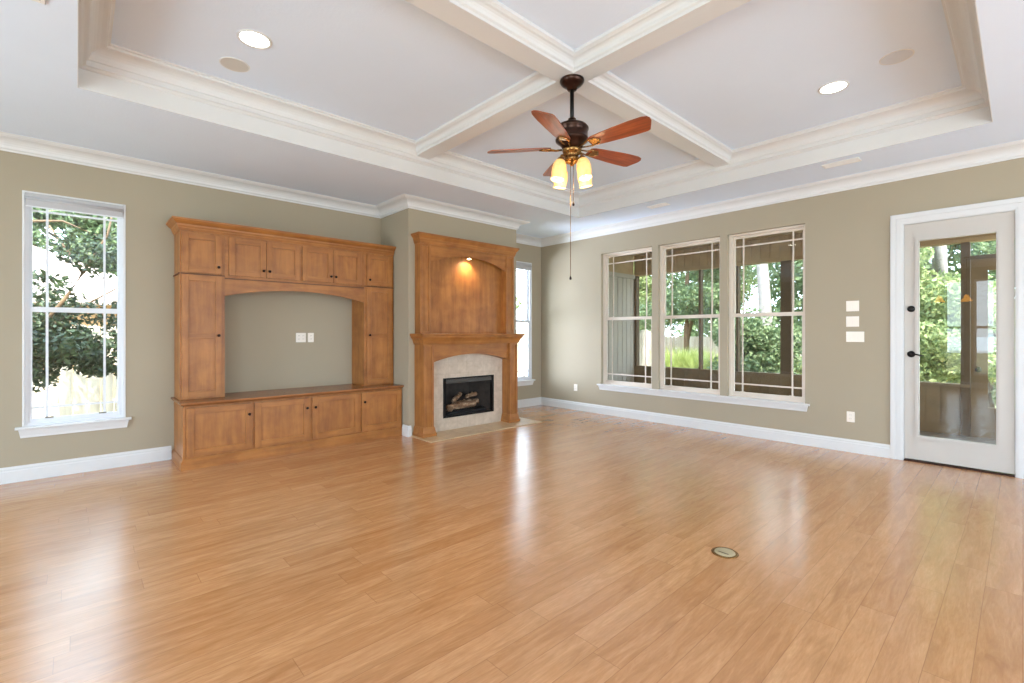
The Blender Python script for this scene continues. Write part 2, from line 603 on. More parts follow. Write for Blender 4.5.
def copy_tree(o, parent=None):
    c = o.copy()
    COL.objects.link(c)
    c.parent = parent
    for ch in [q for q in bpy.data.objects if q.parent == o]:
        copy_tree(ch, c)
    return c

def struct(o, label=None, cat=None):
    o['kind'] = 'structure'
    if label: o['label'] = label
    o['category'] = cat or o.name.split('_')[0]
    return o

def wall_cells(mb, axis, p0, p1, u0, u1, z0, z1, holes, mi=0):
    """solid wall between planes p0 and p1 with rectangular holes (ua, ub, za, zb)"""
    us = sorted({u0, u1, *[h[0] for h in holes], *[h[1] for h in holes]})
    zs = sorted({z0, z1, *[h[2] for h in holes], *[h[3] for h in holes]})
    for a, b in zip(us, us[1:]):
        for c, d in zip(zs, zs[1:]):
            m, n = (a + b) / 2, (c + d) / 2
            if any(h[0] < m < h[1] and h[2] < n < h[3] for h in holes):
                continue
            if axis == 'x':
                mb.box(p0, p1, a, b, c, d, mi)
            else:
                mb.box(a, b, p0, p1, c, d, mi)

# ------------------------------------------------------------------ the room shell
WT = 0.16
CX0, CX1, CY = 3.065, 4.926, 5.245        # chimney breast
W1 = (-0.35, 0.34)
W2 = (5.296, 5.986)
WZ = (0.475, 2.555)
RW = [(3.718, 4.637), (2.713, 3.617), (1.722, 2.618)]
RZ = (0.475, 2.590)
DR = (0.042, 0.835, 0.0, 2.422)

mb = MB(); mb.box(XB - 0.1, XR + 0.1, YB - 0.1, YL + 0.1, -0.12, 0.0)
struct(mb.build('floor', M['floor']), 'honey coloured hardwood plank floor', 'floor')

mb = MB()
wall_cells(mb, 'y', YL, YL + WT, XB - WT, XR + WT, 0, ZC, [(W1[0], W1[1], *WZ), (W2[0], W2[1], *WZ)])
struct(mb.build('wall_left', M['wall']), 'beige wall behind the built-in cabinets', 'wall')
mb = MB()
FBX = (3.555, 4.435, 0.175, 0.705)
wall_cells(mb, 'y', CY, CY + 0.06, CX0, CX1, 0, ZC, [FBX])
mb.box(CX0, CX0 + 0.06, CY + 0.06, YL, 0, ZC)
mb.box(CX1 - 0.06, CX1, CY + 0.06, YL, 0, ZC)
struct(mb.build('wall_chimney', M['wall']), 'beige chimney breast behind the fireplace', 'wall')
mb = MB()
wall_cells(mb, 'x', XR, XR + WT, YB - WT, YL, 0, ZC,
           [(a, b, *RZ) for a, b in RW] + [DR])
struct(mb.build('wall_right', M['wall']), 'beige wall with three windows and glazed door', 'wall')
mb = MB()
wall_cells(mb, 'x', XB - WT, XB, YB - WT, YL, 0, ZC, [(a, b, 0.3, 2.6) for a, b in REAR])
struct(mb.build('wall_rear', M['wall']), None, 'wall')
mb = MB()
wall_cells(mb, 'y', YB - WT, YB, XB, XR, 0, ZC, [(a, b, 0.3, 2.6) for a, b in FRONT])
struct(mb.build('wall_front', M['wall']), None, 'wall')

TX0, TX1, TY0, TY1 = 0.0, 5.41, 0.163, 4.43
mb = MB()
mb.box(XB - WT, TX0, YB - WT, YL + WT, ZC, ZT + 0.1)
mb.box(TX1, XR + WT, YB - WT, YL + WT, ZC, ZT + 0.1)
mb.box(TX0, TX1, YB - WT, TY0, ZC, ZT + 0.1)
mb.box(TX0, TX1, TY1, YL + WT, ZC, ZT + 0.1)
mb.box(TX0, TX1, TY0, TY1, ZT, ZT + 0.1)
struct(mb.build('ceiling', M['ceiling']), 'white tray ceiling', 'ceiling')

# crown molding of the room: profile (offset from the wall, z)
def crown_prof(zt, h, p):
    zb = zt - h
    pts = [(0.0, zb), (0.012, zb), (0.016, zb + 0.014), (0.024, zb + 0.020)]
    for i in range(7):
        t = i / 6.0
        a = t * PI / 2
        pts.append((0.026 + (p * 0.78 - 0.026) * (1 - math.cos(a)), zb + 0.024 + (h * 0.80 - 0.024) * math.sin(a)))
    pts += [(p * 0.80, zt - h * 0.17), (p * 0.90, zt - h * 0.12), (p * 0.93, zt - h * 0.07), (p, zt - h * 0.05), (p, zt), (0.0, zt)]
    return pts
CP = crown_prof(ZC + 0.002, 0.122, 0.150)
# walk with the room on the left hand
mb = MB()
mb.sweep([(XR, YB), (XR, YL), (CX1, YL), (CX1, CY), (CX0, CY), (CX0, YL), (XB, YL), (XB, YB)], CP, closed=True)
struct(mb.build('trim_1', M['trim']), 'white crown molding around the room', 'molding')

# tray fascia band and inner crown
prof = [(0.0, ZC - 0.001), (0.004, ZC - 0.001), (0.004, 3.135), (0.018, 3.140), (0.028, 3.150), (0.045, 3.155), (0.045, 3.190),
        (0.055, 3.195), (0.062, 3.212)]
for i in range(6):
    a = i / 5 * PI / 2
    prof.append((0.064 + 0.075 * (1 - math.cos(a)), 3.216 + 0.052 * math.sin(a)))
prof += [(0.150, 3.272), (0.155, 3.284), (0.168, 3.288), (0.168, 3.302), (0.0, 3.302)]
mb = MB()
mb.sweep([(TX0, TY0), (TX1, TY0), (TX1, TY1), (TX0, TY1)], prof, closed=True)
struct(mb.build('trim_2', M['trim']), 'white stepped molding inside the tray', 'molding')

# crossed beams with crown on both sides
BX, BY, BW, BZ = 2.735, 2.30, 0.075, 3.195
side = [(0.0, BZ), (0.008, BZ), (0.010, BZ + 0.018), (0.022, BZ + 0.026)]
for i in range(5):
    a = i / 4 * PI / 2
    side.append((0.024 + 0.040 * (1 - math.cos(a)), BZ + 0.030 + 0.042 * math.sin(a)))
side += [(0.072, BZ + 0.078), (0.084, BZ + 0.084), (0.084, ZT + 0.002), (0.0, ZT + 0.002)]
mb = MB()
E1 = 0.075
mb.box(BX - BW, BX + BW, TY0 + 0.02, TY1 - 0.02, BZ, ZT)
mb.box(TX0 + 0.02, BX - BW, BY - BW, BY + BW, BZ, ZT)
mb.box(BX + BW, TX1 - 0.02, BY - BW, BY + BW, BZ, ZT)
a0, a1, b0, b1 = BX - BW, BX + BW, BY - BW, BY + BW
for path in ([(TX0 + E1, b0), (a0, b0), (a0, TY0 + E1)], [(a1, TY0 + E1), (a1, b0), (TX1 - E1, b0)],
             [(TX1 - E1, b1), (a1, b1), (a1, TY1 - E1)], [(a0, TY1 - E1), (a0, b1), (TX0 + E1, b1)]):
    mb.sweep(path, [(-o, z) for o, z in side])
struct(mb.build('trim_3', M['trim']), 'white crossed ceiling beams', 'beam')

# baseboards
BP = [(0.0, 0.0), (0.018, 0.0), (0.018, 0.098), (0.013, 0.106), (0.013, 0.120), (0.007, 0.130), (0.004, 0.138), (0.0, 0.138)]
mb = MB()
mb.sweep([(0.715, YL), (XB, YL)], BP)
struct(mb.build('baseboard_left', M['trim']), 'white baseboard under the left window', 'baseboard')
mb = MB()
mb.sweep([(XR, 0.936), (XR, YL), (CX1, YL), (CX1, CY), (4.80, CY)], BP)
struct(mb.build('baseboard_right', M['trim']), 'white baseboard under the three windows', 'baseboard')
mb = MB()
mb.sweep([(3.10, CY), (CX0, CY), (CX0, 5.378)], BP)
struct(mb.build('baseboard_chimney', M['trim']), 'short white baseboard piece beside the fireplace', 'baseboard')
mb = MB()
mb.sweep([(XB, YL), (XB, YB), (XR, YB), (XR, -0.065)], BP)
struct(mb.build('baseboard_rear', M['trim']), None, 'baseboard')

# ------------------------------------------------------------------ windows
def double_hung(name, axis, plane, out, u0, u1, z0, z1, mat, fw, depth, label, grille=0.105, head=0.0):
    """frame, two sashes with border grilles, panes. 'plane' is the room face of the frame, 'out' = +1 towards outdoors"""
    def B(mb_, a, b, c, d, p, q):
        if axis == 'y':
            mb_.box(a, b, plane + p, plane + q, c, d)
        else:
            mb_.box(plane + p, plane + q, a, b, c, d)
    w = thing(name, ((u0 + u1) / 2, plane, z0) if axis == 'y' else (plane, (u0 + u1) / 2, z0), label, 'window', None, 'structure')
    m = MB()
    B(m, u0, u0 + fw, z0, z1, 0, depth); B(m, u1 - fw, u1, z0, z1, 0, depth)
    B(m, u0 + fw, u1 - fw, z1 - fw, z1, 0, depth); B(m, u0 + fw, u1 - fw, z0, z0 + fw, 0, depth)
    # stop ridge
    B(m, u0 + fw, u0 + fw + 0.008, z0 + fw, z1 - fw, 0.004, 0.014)
    B(m, u1 - fw - 0.008, u1 - fw, z0 + fw, z1 - fw, 0.004, 0.014)
    m.build('window_frame', mat, w)
    zm = (z0 + z1) / 2
    sw = 0.030
    for nm, c, d, p in (('upper_sash', zm - 0.02, z1 - fw, 0.050), ('lower_sash', z0 + fw, zm + 0.025, 0.018)):
        a, b = u0 + fw, u1 - fw
        s_ = MB()
        bot = 0.045 if nm == 'upper_sash' else 0.040
        top = 0.030 if nm == 'upper_sash' else 0.045
        B(s_, a, a + sw, c, d, p, p + 0.03); B(s_, b - sw, b, c, d, p, p + 0.03)
        B(s_, a + sw, b - sw, d - top, d, p, p + 0.03); B(s_, a + sw, b - sw, c, c + bot, p, p + 0.03)
        sash = s_.build(nm, mat, w)
        g = MB()
        gw = 0.009
        for uu in (a + sw + grille, b - sw - grille):
            B(g, uu - gw, uu + gw, c + bot, d - top, p + 0.008, p + 0.014)
        zz = d - top - grille if nm == 'upper_sash' else c + bot + grille
        B(g, a + sw, b - sw, zz - gw, zz + gw, p + 0.0075, p + 0.0145)
        g.build('grille', mat, sash)
        gl = MB()
        B(gl, a + sw, b - sw, c + bot, d - top, p + 0.016, p + 0.020)
        gl.build('pane', M['glass'], sash)
        if nm == 'lower_sash':
            for uu in (a + 0.14, b - 0.14):
                l_ = MB()
                B(l_, uu - 0.028, uu + 0.028, c + bot - 0.004, c + bot + 0.008, p - 0.006, p + 0.004)
                l_.build('sash_lift', M['plate_dark'] if mat is M['vinyl'] else mat, sash)
    return w

def sill_apron(mb_, axis, plane, sgn, u0, u1, z, ov=0.055, th=0.022, ah=0.075, ext=0.05, back=0.13):
    """stool with rounded nose plus sloped apron; sgn: direction into the room"""
    def P(p, zz):
        return (plane + sgn * p, zz)
    nose = [(-back, z - th), (ov - 0.006, z - th), (ov, z - th + 0.006), (ov, z - 0.006), (ov - 0.006, z), (-back, z)]
    poly = [P(p, zz) for p, zz in nose]
    mb_.prism(poly, 'x' if axis == 'y' else 'y', u0 - ext, u1 + ext)
    ap = [(0, z - th), (0.036, z - th), (0.032, z - th - 0.02), (0.020, z - th - ah + 0.02), (0.018, z - th - ah), (0, z - th - ah)]
    a, b = u0 - ext + 0.02, u1 + ext - 0.02
    vs = []
    for p, zz in ap:
        k = (z - th - zz) / ah * 0.012
        pt = P(p, zz)
        vs.append(((a + k, pt[0], pt[1]), (b - k, pt[0], pt[1])) if axis == 'y' else ((pt[0], a + k, pt[1]), (pt[0], b - k, pt[1])))
    n = len(vs)
    V = [v[0] for v in vs] + [v[1] for v in vs]
    F = [tuple(range(n)), tuple(reversed(range(n, 2 * n)))] + [(i, i + n, (i + 1) % n + n, (i + 1) % n) for i in range(n)]
    mb_.add(V, F)

def left_window(name, u0, u1, label):
    w = double_hung(name, 'y', YL + 0.010, 1, u0, u1, WZ[0], WZ[1], M['vinyl'], 0.022, 0.115, label, grille=0.095)
    m = MB()
    sill_apron(m, 'y', YL, -1, u0, u1, WZ[0] + 0.002, back=0.05)
    m.build('sill', M['trim'], w)
    m = MB()   # thin bead around the opening
    m.box(u0 - 0.008, u0 + 0.006, YL - 0.006, YL + 0.012, WZ[0], WZ[1] + 0.008)
    m.box(u1 - 0.006, u1 + 0.008, YL - 0.006, YL + 0.012, WZ[0], WZ[1] + 0.008)
    m.box(u0 + 0.006, u1 - 0.006, YL - 0.006, YL + 0.012, WZ[1] - 0.006, WZ[1] + 0.008)
    m.build('window_casing', M['trim'], w)
    return w
left_window('window_1', W1[0], W1[1], 'tall white double-hung window beside the built-in cabinets')
left_window('window_2', W2[0], W2[1], 'narrow view of white window in the corner past the fireplace')

def roller_shade(u0, u1, label):
    t = thing('roller_shade', ((u0 + u1) / 2, YL + 0.02, WZ[1] - 0.13), label, 'window shade', 'rolled-up window shades')
    m = MB(); m.box(u0 + 0.010, u1 - 0.010, YL - 0.012, YL + 0.009, WZ[1] - 0.040, WZ[1] - 0.010)
    m.build('head_rail', M['shade'], t)
    m = MB()
    m.tube([(u0 + 0.012, YL - 0.008, WZ[1] - 0.056), (u1 - 0.012, YL - 0.008, WZ[1] - 0.056)], 0.016, 14)
    m.box(u0 + 0.014, u1 - 0.014, YL - 0.014, YL - 0.011, WZ[1] - 0.122, WZ[1] - 0.056)
    m.build('fabric', M['shade'], t)
    m = MB(); m.box(u0 + 0.014, u1 - 0.014, YL - 0.017, YL - 0.008, WZ[1] - 0.132, WZ[1] - 0.120)
    m.build('bottom_bar', M['vinyl'], t)
roller_shade(W1[0], W1[1], 'white rolled-up shade at the head of the window left of the cabinets')
roller_shade(W2[0], W2[1], 'white rolled-up shade at the head of the corner window past the fireplace')

labs = ['almond framed double-hung window nearest the room corner', 'almond framed double-hung window, middle of the three',
        'almond framed double-hung window nearest the glazed door']
for i, (a, b) in enumerate(RW):
    double_hung('window_%d' % (i + 3), 'x', XR + 0.060, 1, a, b, RZ[0] + 0.005, RZ[1], M['creamwin'], 0.024, 0.08, labs[i], grille=0.105)
m = MB()
sill_apron(m, 'x', XR, -1, RW[2][0], RW[0][1], RZ[0] + 0.008, ov=0.05, ah=0.07, back=0.0)
for a, b in RW:
    m.box(XR - 0.001, XR + 0.08, a + 0.001, b - 0.001, RZ[0] - 0.012, RZ[0] + 0.0078)
struct(m.build('trim_4', M['trim']), 'long white sill under the three windows', 'sill')

# ------------------------------------------------------------------ glazed door to the porch
d = thing('door_1', (XR, 0.44, 0), 'white full-glass door to the porch', 'door', None, 'structure')
m = MB()
CS = [(0.0, 0), (0.012, 0), (0.020, 0.012), (0.020, 0.05), (0.024, 0.056), (0.024, 0.088), (0.018, 0.100), (0.0, 0.102)]
cw = 0.102
def casing_leg(m_, yi, sgn):
    for (o0, o1, t_) in ((0, 0.014, 0.012), (0.014, 0.050, 0.019), (0.050, 0.056, 0.016), (0.056, 0.092, 0.025), (0.092, cw, 0.018)):
        m_.box(XR - t_, XR, yi + sgn * o0, yi + sgn * o1, 0, DR[3] + (o1 if True else 0))
casing_leg(m, DR[1], 1)
casing_leg(m, DR[0], -1)
for (o0, o1, t_) in ((0, 0.014, 0.012), (0.014, 0.050, 0.019), (0.050, 0.056, 0.016), (0.056, 0.092, 0.025), (0.092, cw, 0.018)):
    m.box(XR - t_, XR, DR[0] - o0, DR[1] + o0, DR[3] + o0, DR[3] + o1)
m.build('door_casing', M['trim'], d)
m = MB()
m.box(XR, XR + WT, DR[1] - 0.006, DR[1], 0, DR[3]); m.box(XR, XR + WT, DR[0], DR[0] + 0.006, 0, DR[3])
m.box(XR, XR + WT, DR[0] + 0.006, DR[1] - 0.006, DR[3] - 0.006, DR[3])
m.build('jamb', M['trim'], d)
m = MB(); m.box(XR - 0.01, XR + WT, DR[0] + 0.006, DR[1] - 0.006, 0, 0.014)
m.build('threshold', M['bronze'], d)
LX = XR + 0.012
y0, y1, z0, z1 = DR[0] + 0.008, DR[1] - 0.008, 0.022, DR[3] - 0.008
gy0, gy1, gz0, gz1 = 0.168, 0.710, 0.268, 2.236
leaf = MB()
wall_cells(leaf, 'x', LX, LX + 0.045, y0, y1, z0, z1, [(gy0 - 0.03, gy1 + 0.03, gz0 - 0.03, gz1 + 0.03)])
leaf_o = leaf.build('door_leaf', M['door_paint'], d)
m = MB()
for (o0, o1, t_) in ((0.0, 0.012, 0.006), (0.012, 0.030, 0.014), (0.030, 0.038, 0.006)):
    for (a, b, c, e) in ((gy0 - o1, gy0 - o0, gz0 - o1, gz1 + o1), (gy1 + o0, gy1 + o1, gz0 - o1, gz1 + o1),
                         (gy0 - o0, gy1 + o0, gz0 - o1, gz0 - o0), (gy0 - o0, gy1 + o0, gz1 + o0, gz1 + o1)):
        m.box(LX - t_, LX + 0.03, a, b, c, e)
m.build('glazing_bead', M['door_paint'], leaf_o)
m = MB(); m.box(LX + 0.018, LX + 0.024, gy0, gy1, gz0, gz1)
m.build('pane', M['glass'], leaf_o)
RX = Matrix.Rotation(-PI / 2, 3, 'Y')
h = MB()
h.lathe([(0.0, 0.0), (0.033, 0.0), (0.033, 0.006), (0.026, 0.012), (0.012, 0.016), (0.011, 0.045), (0.0, 0.046)], (LX, 0.772, 1.090), 24, RX, caps=False)
h.tube([(LX - 0.040, 0.772, 1.090), (LX - 0.046, 0.745, 1.092), (LX - 0.046, 0.715, 1.086), (LX - 0.044, 0.685, 1.076), (LX - 0.042, 0.668, 1.078)],
       [0.010, 0.009, 0.008, 0.0075, 0.006], 10)
h.build('lever_handle', M['black'], leaf_o)
h = MB()
h.lathe([(0.0, 0.0), (0.032, 0.0), (0.032, 0.008), (0.024, 0.014), (0.0, 0.015)], (LX, 0.772, 1.550), 24, RX, caps=False)
h.box(LX - 0.030, LX - 0.012, 0.754, 0.790, 1.545, 1.555)
h.build('deadbolt', M['black'], leaf_o)

# ------------------------------------------------------------------ built-in cabinets
WM = [M['wood_z'], M['wood_x'], M['wood_y'], M['wood_line']]

def shaker(parent, x0, x1, z0, z1, yf, knob, mids=(), fr=0.062):
    m_ = MB()
    t_ = 0.020
    def st(a, b, c, e, mi):
        m_.cbox(a, b, yf, yf + t_, c, e, 0.0015, mi)
    st(x0, x0 + fr, z0, z1, 0); st(x1 - fr, x1, z0, z1, 0)
    st(x0 + fr, x1 - fr, z0, z0 + fr, 1); st(x0 + fr, x1 - fr, z1 - fr, z1, 1)
    for zz in mids:
        st(x0 + fr, x1 - fr, zz - fr / 2, zz + fr / 2, 1)
    m_.box(x0 + fr - 0.004, x1 - fr + 0.004, yf + 0.013, yf + 0.019, z0 + fr - 0.004, z1 - fr + 0.004, 0)
    dd = m_.build('door', WM, parent)
    k = MB()
    ry = Matrix.Rotation(PI / 2, 3, 'X')
    k.lathe([(0.0, 0.0), (0.007, 0.0), (0.006, 0.012), (0.013, 0.017), (0.015, 0.023), (0.012, 0.029), (0.0, 0.031)], (knob[0], yf, knob[1]), 14, ry, caps=False)
    k.build('knob', M['knob'], dd)
    return dd

BF = 5.400       # base carcass face
UF = 5.620       # upper carcass face
CXR = 3.058
# base cabinet
t = thing('base_cabinet', (1.88, 5.69, 0), 'long low maple base cabinet with four doors under the media niche', 'cabinet')
m = MB()
m.box(0.738, CXR, BF, YL - 0.002, 0.10, 0.600, 0)
m.box(0.734, 0.752, BF - 0.004, 5.440, 0.10, 0.600, 0)
m.build('body', WM, t)
m = MB()
m.sweep([(0.738, YL - 0.004), (0.738, BF), (CXR, BF)], [(0.0, 0.0), (-0.022, 0.0), (-0.022, 0.070), (-0.012, 0.088), (-0.006, 0.100), (0.0, 0.102)], mi=1)
m.build('plinth', WM, t)
for (a, b, kx) in ((0.760, 1.325, 1.300), (1.348, 1.900, 1.885), (1.930, 2.487, 1.958), (2.512, 3.040, 2.545)):
    kx = b - 0.030 if kx > (a + b) / 2 else a + 0.030
    shaker(t, a, b, 0.122, 0.585, BF - 0.020, (kx, 0.475))
# counter
m = MB()
prof = [(0.004, 0.600), (-0.020, 0.602), (-0.026, 0.612), (-0.040, 0.616), (-0.052, 0.622), (-0.055, 0.632), (-0.052, 0.642), (0.004, 0.642)]
m.sweep([(0.763, YL - 0.003), (0.763, BF), (CXR, BF)], prof)
m.box(0.763, CXR, BF, YL - 0.003, 0.6005, 0.6418)
tag(m.build('worktop', M['wood_top'], loc=(1.88, 5.69, 0.60)), 'dark-edged maple worktop running over the base cabinet', 'worktop')

def tower(x0, x1, dx0, dx1, kside, label, inner):
    t_ = thing('tall_cabinet', ((x0 + x1) / 2, 5.80, 0.643), label, 'cabinet', 'tall side cabinets of the media wall')
    m_ = MB()
    m_.box(x0, x1, UF, YL - 0.003, 0.643, 2.318, 0)
    # dark strip between the two doors stands in for their shadow gap
    m_.build('body', WM, t_)
    kx = dx1 - 0.030 if kside > 0 else dx0 + 0.030
    shaker(t_, dx0, dx1, 0.665, 1.885, UF - 0.020, (kx, 1.280), mids=(1.275,), fr=0.058)
    shaker(t_, dx0, dx1, 1.908, 2.300, UF - 0.020, (kx, 1.978), fr=0.058)
    m2 = MB()
    m2.box(x0 - (0.012 if inner > 0 else 0.0), x1 + (0.0 if inner > 0 else 0.0), UF - 0.006, YL - 0.004, 1.891, 1.901, 3)
    m2.build('bead', WM, t_)
    return t_
tower(0.740, 1.125, 0.752, 1.095, 1, 'tall narrow maple cabinet at the window end of the media wall', 1)
tower(2.650, CXR, 2.684, 3.030, -1, 'tall narrow maple cabinet beside the chimney breast', -1)

t = thing('bridge_cabinet', (1.887, 5.80, 1.68), 'maple bridge cabinet with four doors spanning the arched niche', 'cabinet')
m = MB()
m.box(1.126, 2.649, UF, YL - 0.003, 1.862, 2.318, 1)
m.build('body', WM, t)
for a, b, s_ in ((1.160, 1.514, 1), (1.519, 1.873, -1), (1.898, 2.250, 1), (2.254, 2.608, -1)):
    shaker(t, a, b, 1.905, 2.300, UF - 0.020, (b - 0.028 if s_ > 0 else a + 0.028, 1.978), fr=0.058)
# arched valance
ax0, ax1 = 1.126, 2.649
pts = [(ax0, 1.862), (ax0, 1.690)]
for i in range(1, 24):
    u = i / 24
    pts.append((ax0 + 0.0 + (ax1 - ax0) * u, 1.690 + 0.092 * (1 - (2 * u - 1) ** 2)))
pts += [(ax1, 1.690), (ax1, 1.862)]
m = MB()
n = len(pts)
# build as vertical strips so the concave outline stays clean
low = [p for p in pts if p[1] < 1.861]
for (p, q) in zip(low, low[1:]):
    m.add([(p[0], UF, p[1]), (q[0], UF, q[1]), (q[0], UF, 1.862), (p[0], UF, 1.862),
           (p[0], UF + 0.02, p[1]), (q[0], UF + 0.02, q[1]), (q[0], UF + 0.02, 1.862), (p[0], UF + 0.02, 1.862)],
          [(0, 1, 2, 3), (7, 6, 5, 4), (0, 4, 5, 1)], 1)
m.build('arched_valance', WM, t)
m = MB(); m.box(ax0, ax1, UF - 0.006, UF + 0.001, 1.868, 1.878, 3)  # dark strip painted in as a shadow line below the doors
m.build('bead', WM, t)

# cabinet crown
def wood_crown(z0_, h_, p_):
    return [(0.0, z0_), (-0.006, z0_), (-0.010, z0_ + 0.12 * h_), (-0.016, z0_ + 0.20 * h_), (-0.018, z0_ + 0.28 * h_),
            (-0.24 * p_ - 0.01, z0_ + 0.40 * h_), (-0.42 * p_, z0_ + 0.54 * h_), (-0.66 * p_, z0_ + 0.66 * h_), (-0.80 * p_, z0_ + 0.74 * h_),
            (-0.84 * p_, z0_ + 0.80 * h_), (-p_, z0_ + 0.84 * h_), (-p_, z0_ + h_), (0.0, z0_ + h_)]
m = MB()
m.sweep([(0.740, YL - 0.003), (0.740, UF), (CXR, UF)], wood_crown(2.3185, 0.115, 0.072), mi=0)
m.box(0.7405, CXR - 0.001, UF + 0.001, YL - 0.004, 2.319, 2.43)
tag(m.build('cabinet_cornice', M['wood_x'], loc=(1.88, 5.8, 2.319)), 'stepped maple cornice along the top of the media wall cabinets', 'cornice')

# ------------------------------------------------------------------ fireplace
FX0, FX1 = 3.150, 4.760
def pilaster(name, parent, x0, x1, yf, yb, z0_, z1_, plinth=None):
    m_ = MB()
    fr = 0.030
    m_.box(x0 + 0.001, x1 - 0.001, yf + 0.012, yb, z0_, z1_, 0)
    for (a, b, c, e) in ((x0, x0 + fr, z0_, z1_), (x1 - fr, x1, z0_, z1_), (x0 + fr, x1 - fr, z0_, z0_ + fr), (x0 + fr, x1 - fr, z1_ - fr, z1_)):
        m_.cbox(a, b, yf - 0.004, yf + 0.013, c, e, 0.002, 0)
    # side panel frame, seen from the room
    p = m_.build(name, WM, parent)
    if plinth:
        q = MB()
        q.sweep([(x0, yb), (x0, yf), (x1, yf), (x1, yb)],
                [(0.0, plinth[0]), (-0.028, plinth[0]), (-0.028, plinth[0] + 0.035), (-0.020, plinth[0] + 0.045), (-0.018, plinth[0] + 0.055),
                 (-0.010, plinth[0] + 0.10), (-0.004, plinth[1]), (0.0, plinth[1])], mi=1)
        q.build('plinth', WM, p)
    return p

def arch_panel(x0, x1, yf, yb, zt_, zend, rise, n=28):
    m_ = MB()
    P_ = [(x0 + (x1 - x0) * i / n, zend + rise * (1 - (2 * i / n - 1) ** 2)) for i in range(n + 1)]
    for p, q in zip(P_, P_[1:]):
        m_.add([(p[0], yf, p[1]), (q[0], yf, q[1]), (q[0], yf, zt_), (p[0], yf, zt_),
                (p[0], yb, p[1]), (q[0], yb, q[1]), (q[0], yb, zt_), (p[0], yb, zt_)],
               [(0, 1, 2, 3), (7, 6, 5, 4), (0, 4, 5, 1)], 1)
    return m_

YW = CY - 0.002
HT = 0.012      # hearth tile thickness
t = thing('fireplace_mantel', (3.94, YW, HT), 'maple fireplace surround with pilasters, arched header and mantel shelf', 'mantel')
PF = 5.030
pilaster('pilaster', t, FX0, FX0 + 0.150, PF, YW, HT, 1.165, (HT, 0.130))
pilaster('pilaster', t, FX1 - 0.160, FX1 - 0.010, PF, YW, HT, 1.165, (HT, 0.130))
hd = arch_panel(FX0 + 0.150, FX1 - 0.160, PF + 0.045, YW - 0.03, 1.165, 0.925, 0.10)
hd.build('arched_header', WM, t)
m = MB()
m.box(FX0, FX1 - 0.01, PF + 0.002, YW, 1.165, 1.185, 1)
prof = [(0.0, 1.160), (-0.012, 1.160), (-0.014, 1.172), (-0.020, 1.180), (-0.024, 1.200), (-0.034, 1.224), (-0.052, 1.244), (-0.058, 1.256), (-0.058, 1.268), (0.0, 1.268)]
m.sweep([(FX0, YW), (FX0, PF), (FX1 - 0.01, PF), (FX1 - 0.01, YW)], prof, mi=1)
m.build('bed_molding', WM, t)
m = MB()
prof = [(0.0, 1.268), (-0.072, 1.268), (-0.078, 1.273), (-0.080, 1.283), (-0.078, 1.293), (-0.072, 1.298), (0.0, 1.298)]
m.sweep([(FX0 + 0.01, YW), (FX0 + 0.01, PF), (FX1 - 0.02, PF), (FX1 - 0.02, YW)], prof, mi=1)
m.box(FX0 + 0.01, FX1 - 0.02, PF, YW, 1.2685, 1.2975, 1)
m.build('mantel_shelf', WM, t)

t = thing('overmantel', (3.94, YW, 1.299), 'maple overmantel panel with arched top above the mantel shelf', 'overmantel')
OF = 5.115
pilaster('pilaster', t, FX0 + 0.005, FX0 + 0.160, OF, YW, 1.299, 2.440)
pilaster('pilaster', t, FX1 - 0.160, FX1 - 0.005, OF, YW, 1.299, 2.440)
arch_panel(FX0 + 0.160, FX1 - 0.160, OF + 0.008, OF + 0.028, 2.440, 2.205, 0.135).build('arched_header', WM, t)
m = MB(); m.box(FX0 + 0.160, FX1 - 0.160, 5.225, YW, 1.299, 2.45, 0)
m.build('back_panel', WM, t)
m = MB()
m.sweep([(FX0 + 0.005, YW), (FX0 + 0.005, OF), (FX1 - 0.005, OF), (FX1 - 0.005, YW)], wood_crown(2.435, 0.125, 0.060), mi=1)
m.box(FX0 + 0.006, FX1 - 0.006, OF + 0.001, YW, 2.436, 2.558, 1)
m.build('crown', WM, t)

t = thing('puck_light', (3.95, 5.14, 2.325), 'small lit downlight under the arch of the overmantel', 'light')
m = MB(); m.lathe([(0.030, 0.0), (0.032, 0.012), (0.028, 0.020)], (3.95, 5.150, 2.322), 20)
m.build('housing', M['brass'], t)
m = MB(); m.lathe([(0.024, 0.0), (0.024, 0.003)], (3.95, 5.150, 2.318), 20)
m.build('lens', M['puck'], t)
ld = bpy.data.lights.new('puck_lamp', 'SPOT')
ld.energy = 20.0; ld.spot_size = math.radians(130); ld.spot_blend = 0.9; ld.color = (1.0, 0.80, 0.55); ld.shadow_soft_size = 0.015
lo = bpy.data.objects.new('puck_lamp', ld); COL.objects.link(lo); lo.parent = t
lo.location = (0.0, -0.015, -0.012)
lo.rotation_euler = Vector((0, 0.35, -1)).to_track_quat('-Z', 'Y').to_euler()

# tile face with the opening, and the hearth
m = MB()
wall_cells(m, 'y', 5.200, YW - 0.001, FX0 + 0.1505, FX1 - 0.161, HT, 1.05, [FBX])
tag(m.build('tile_surround', M['tile'], loc=(3.94, 5.2, HT)), 'cream travertine tile facing around the black firebox', 'tile surround')
m = MB(); m.cbox(3.085, 5.00, 4.765, YW, 0.0005, HT - 0.0005, 0.003)
tag(m.build('hearth', M['hearth'], loc=(3.94, 5.0, 0)), 'flat tan tile hearth strip on the floor before the fireplace', 'hearth')

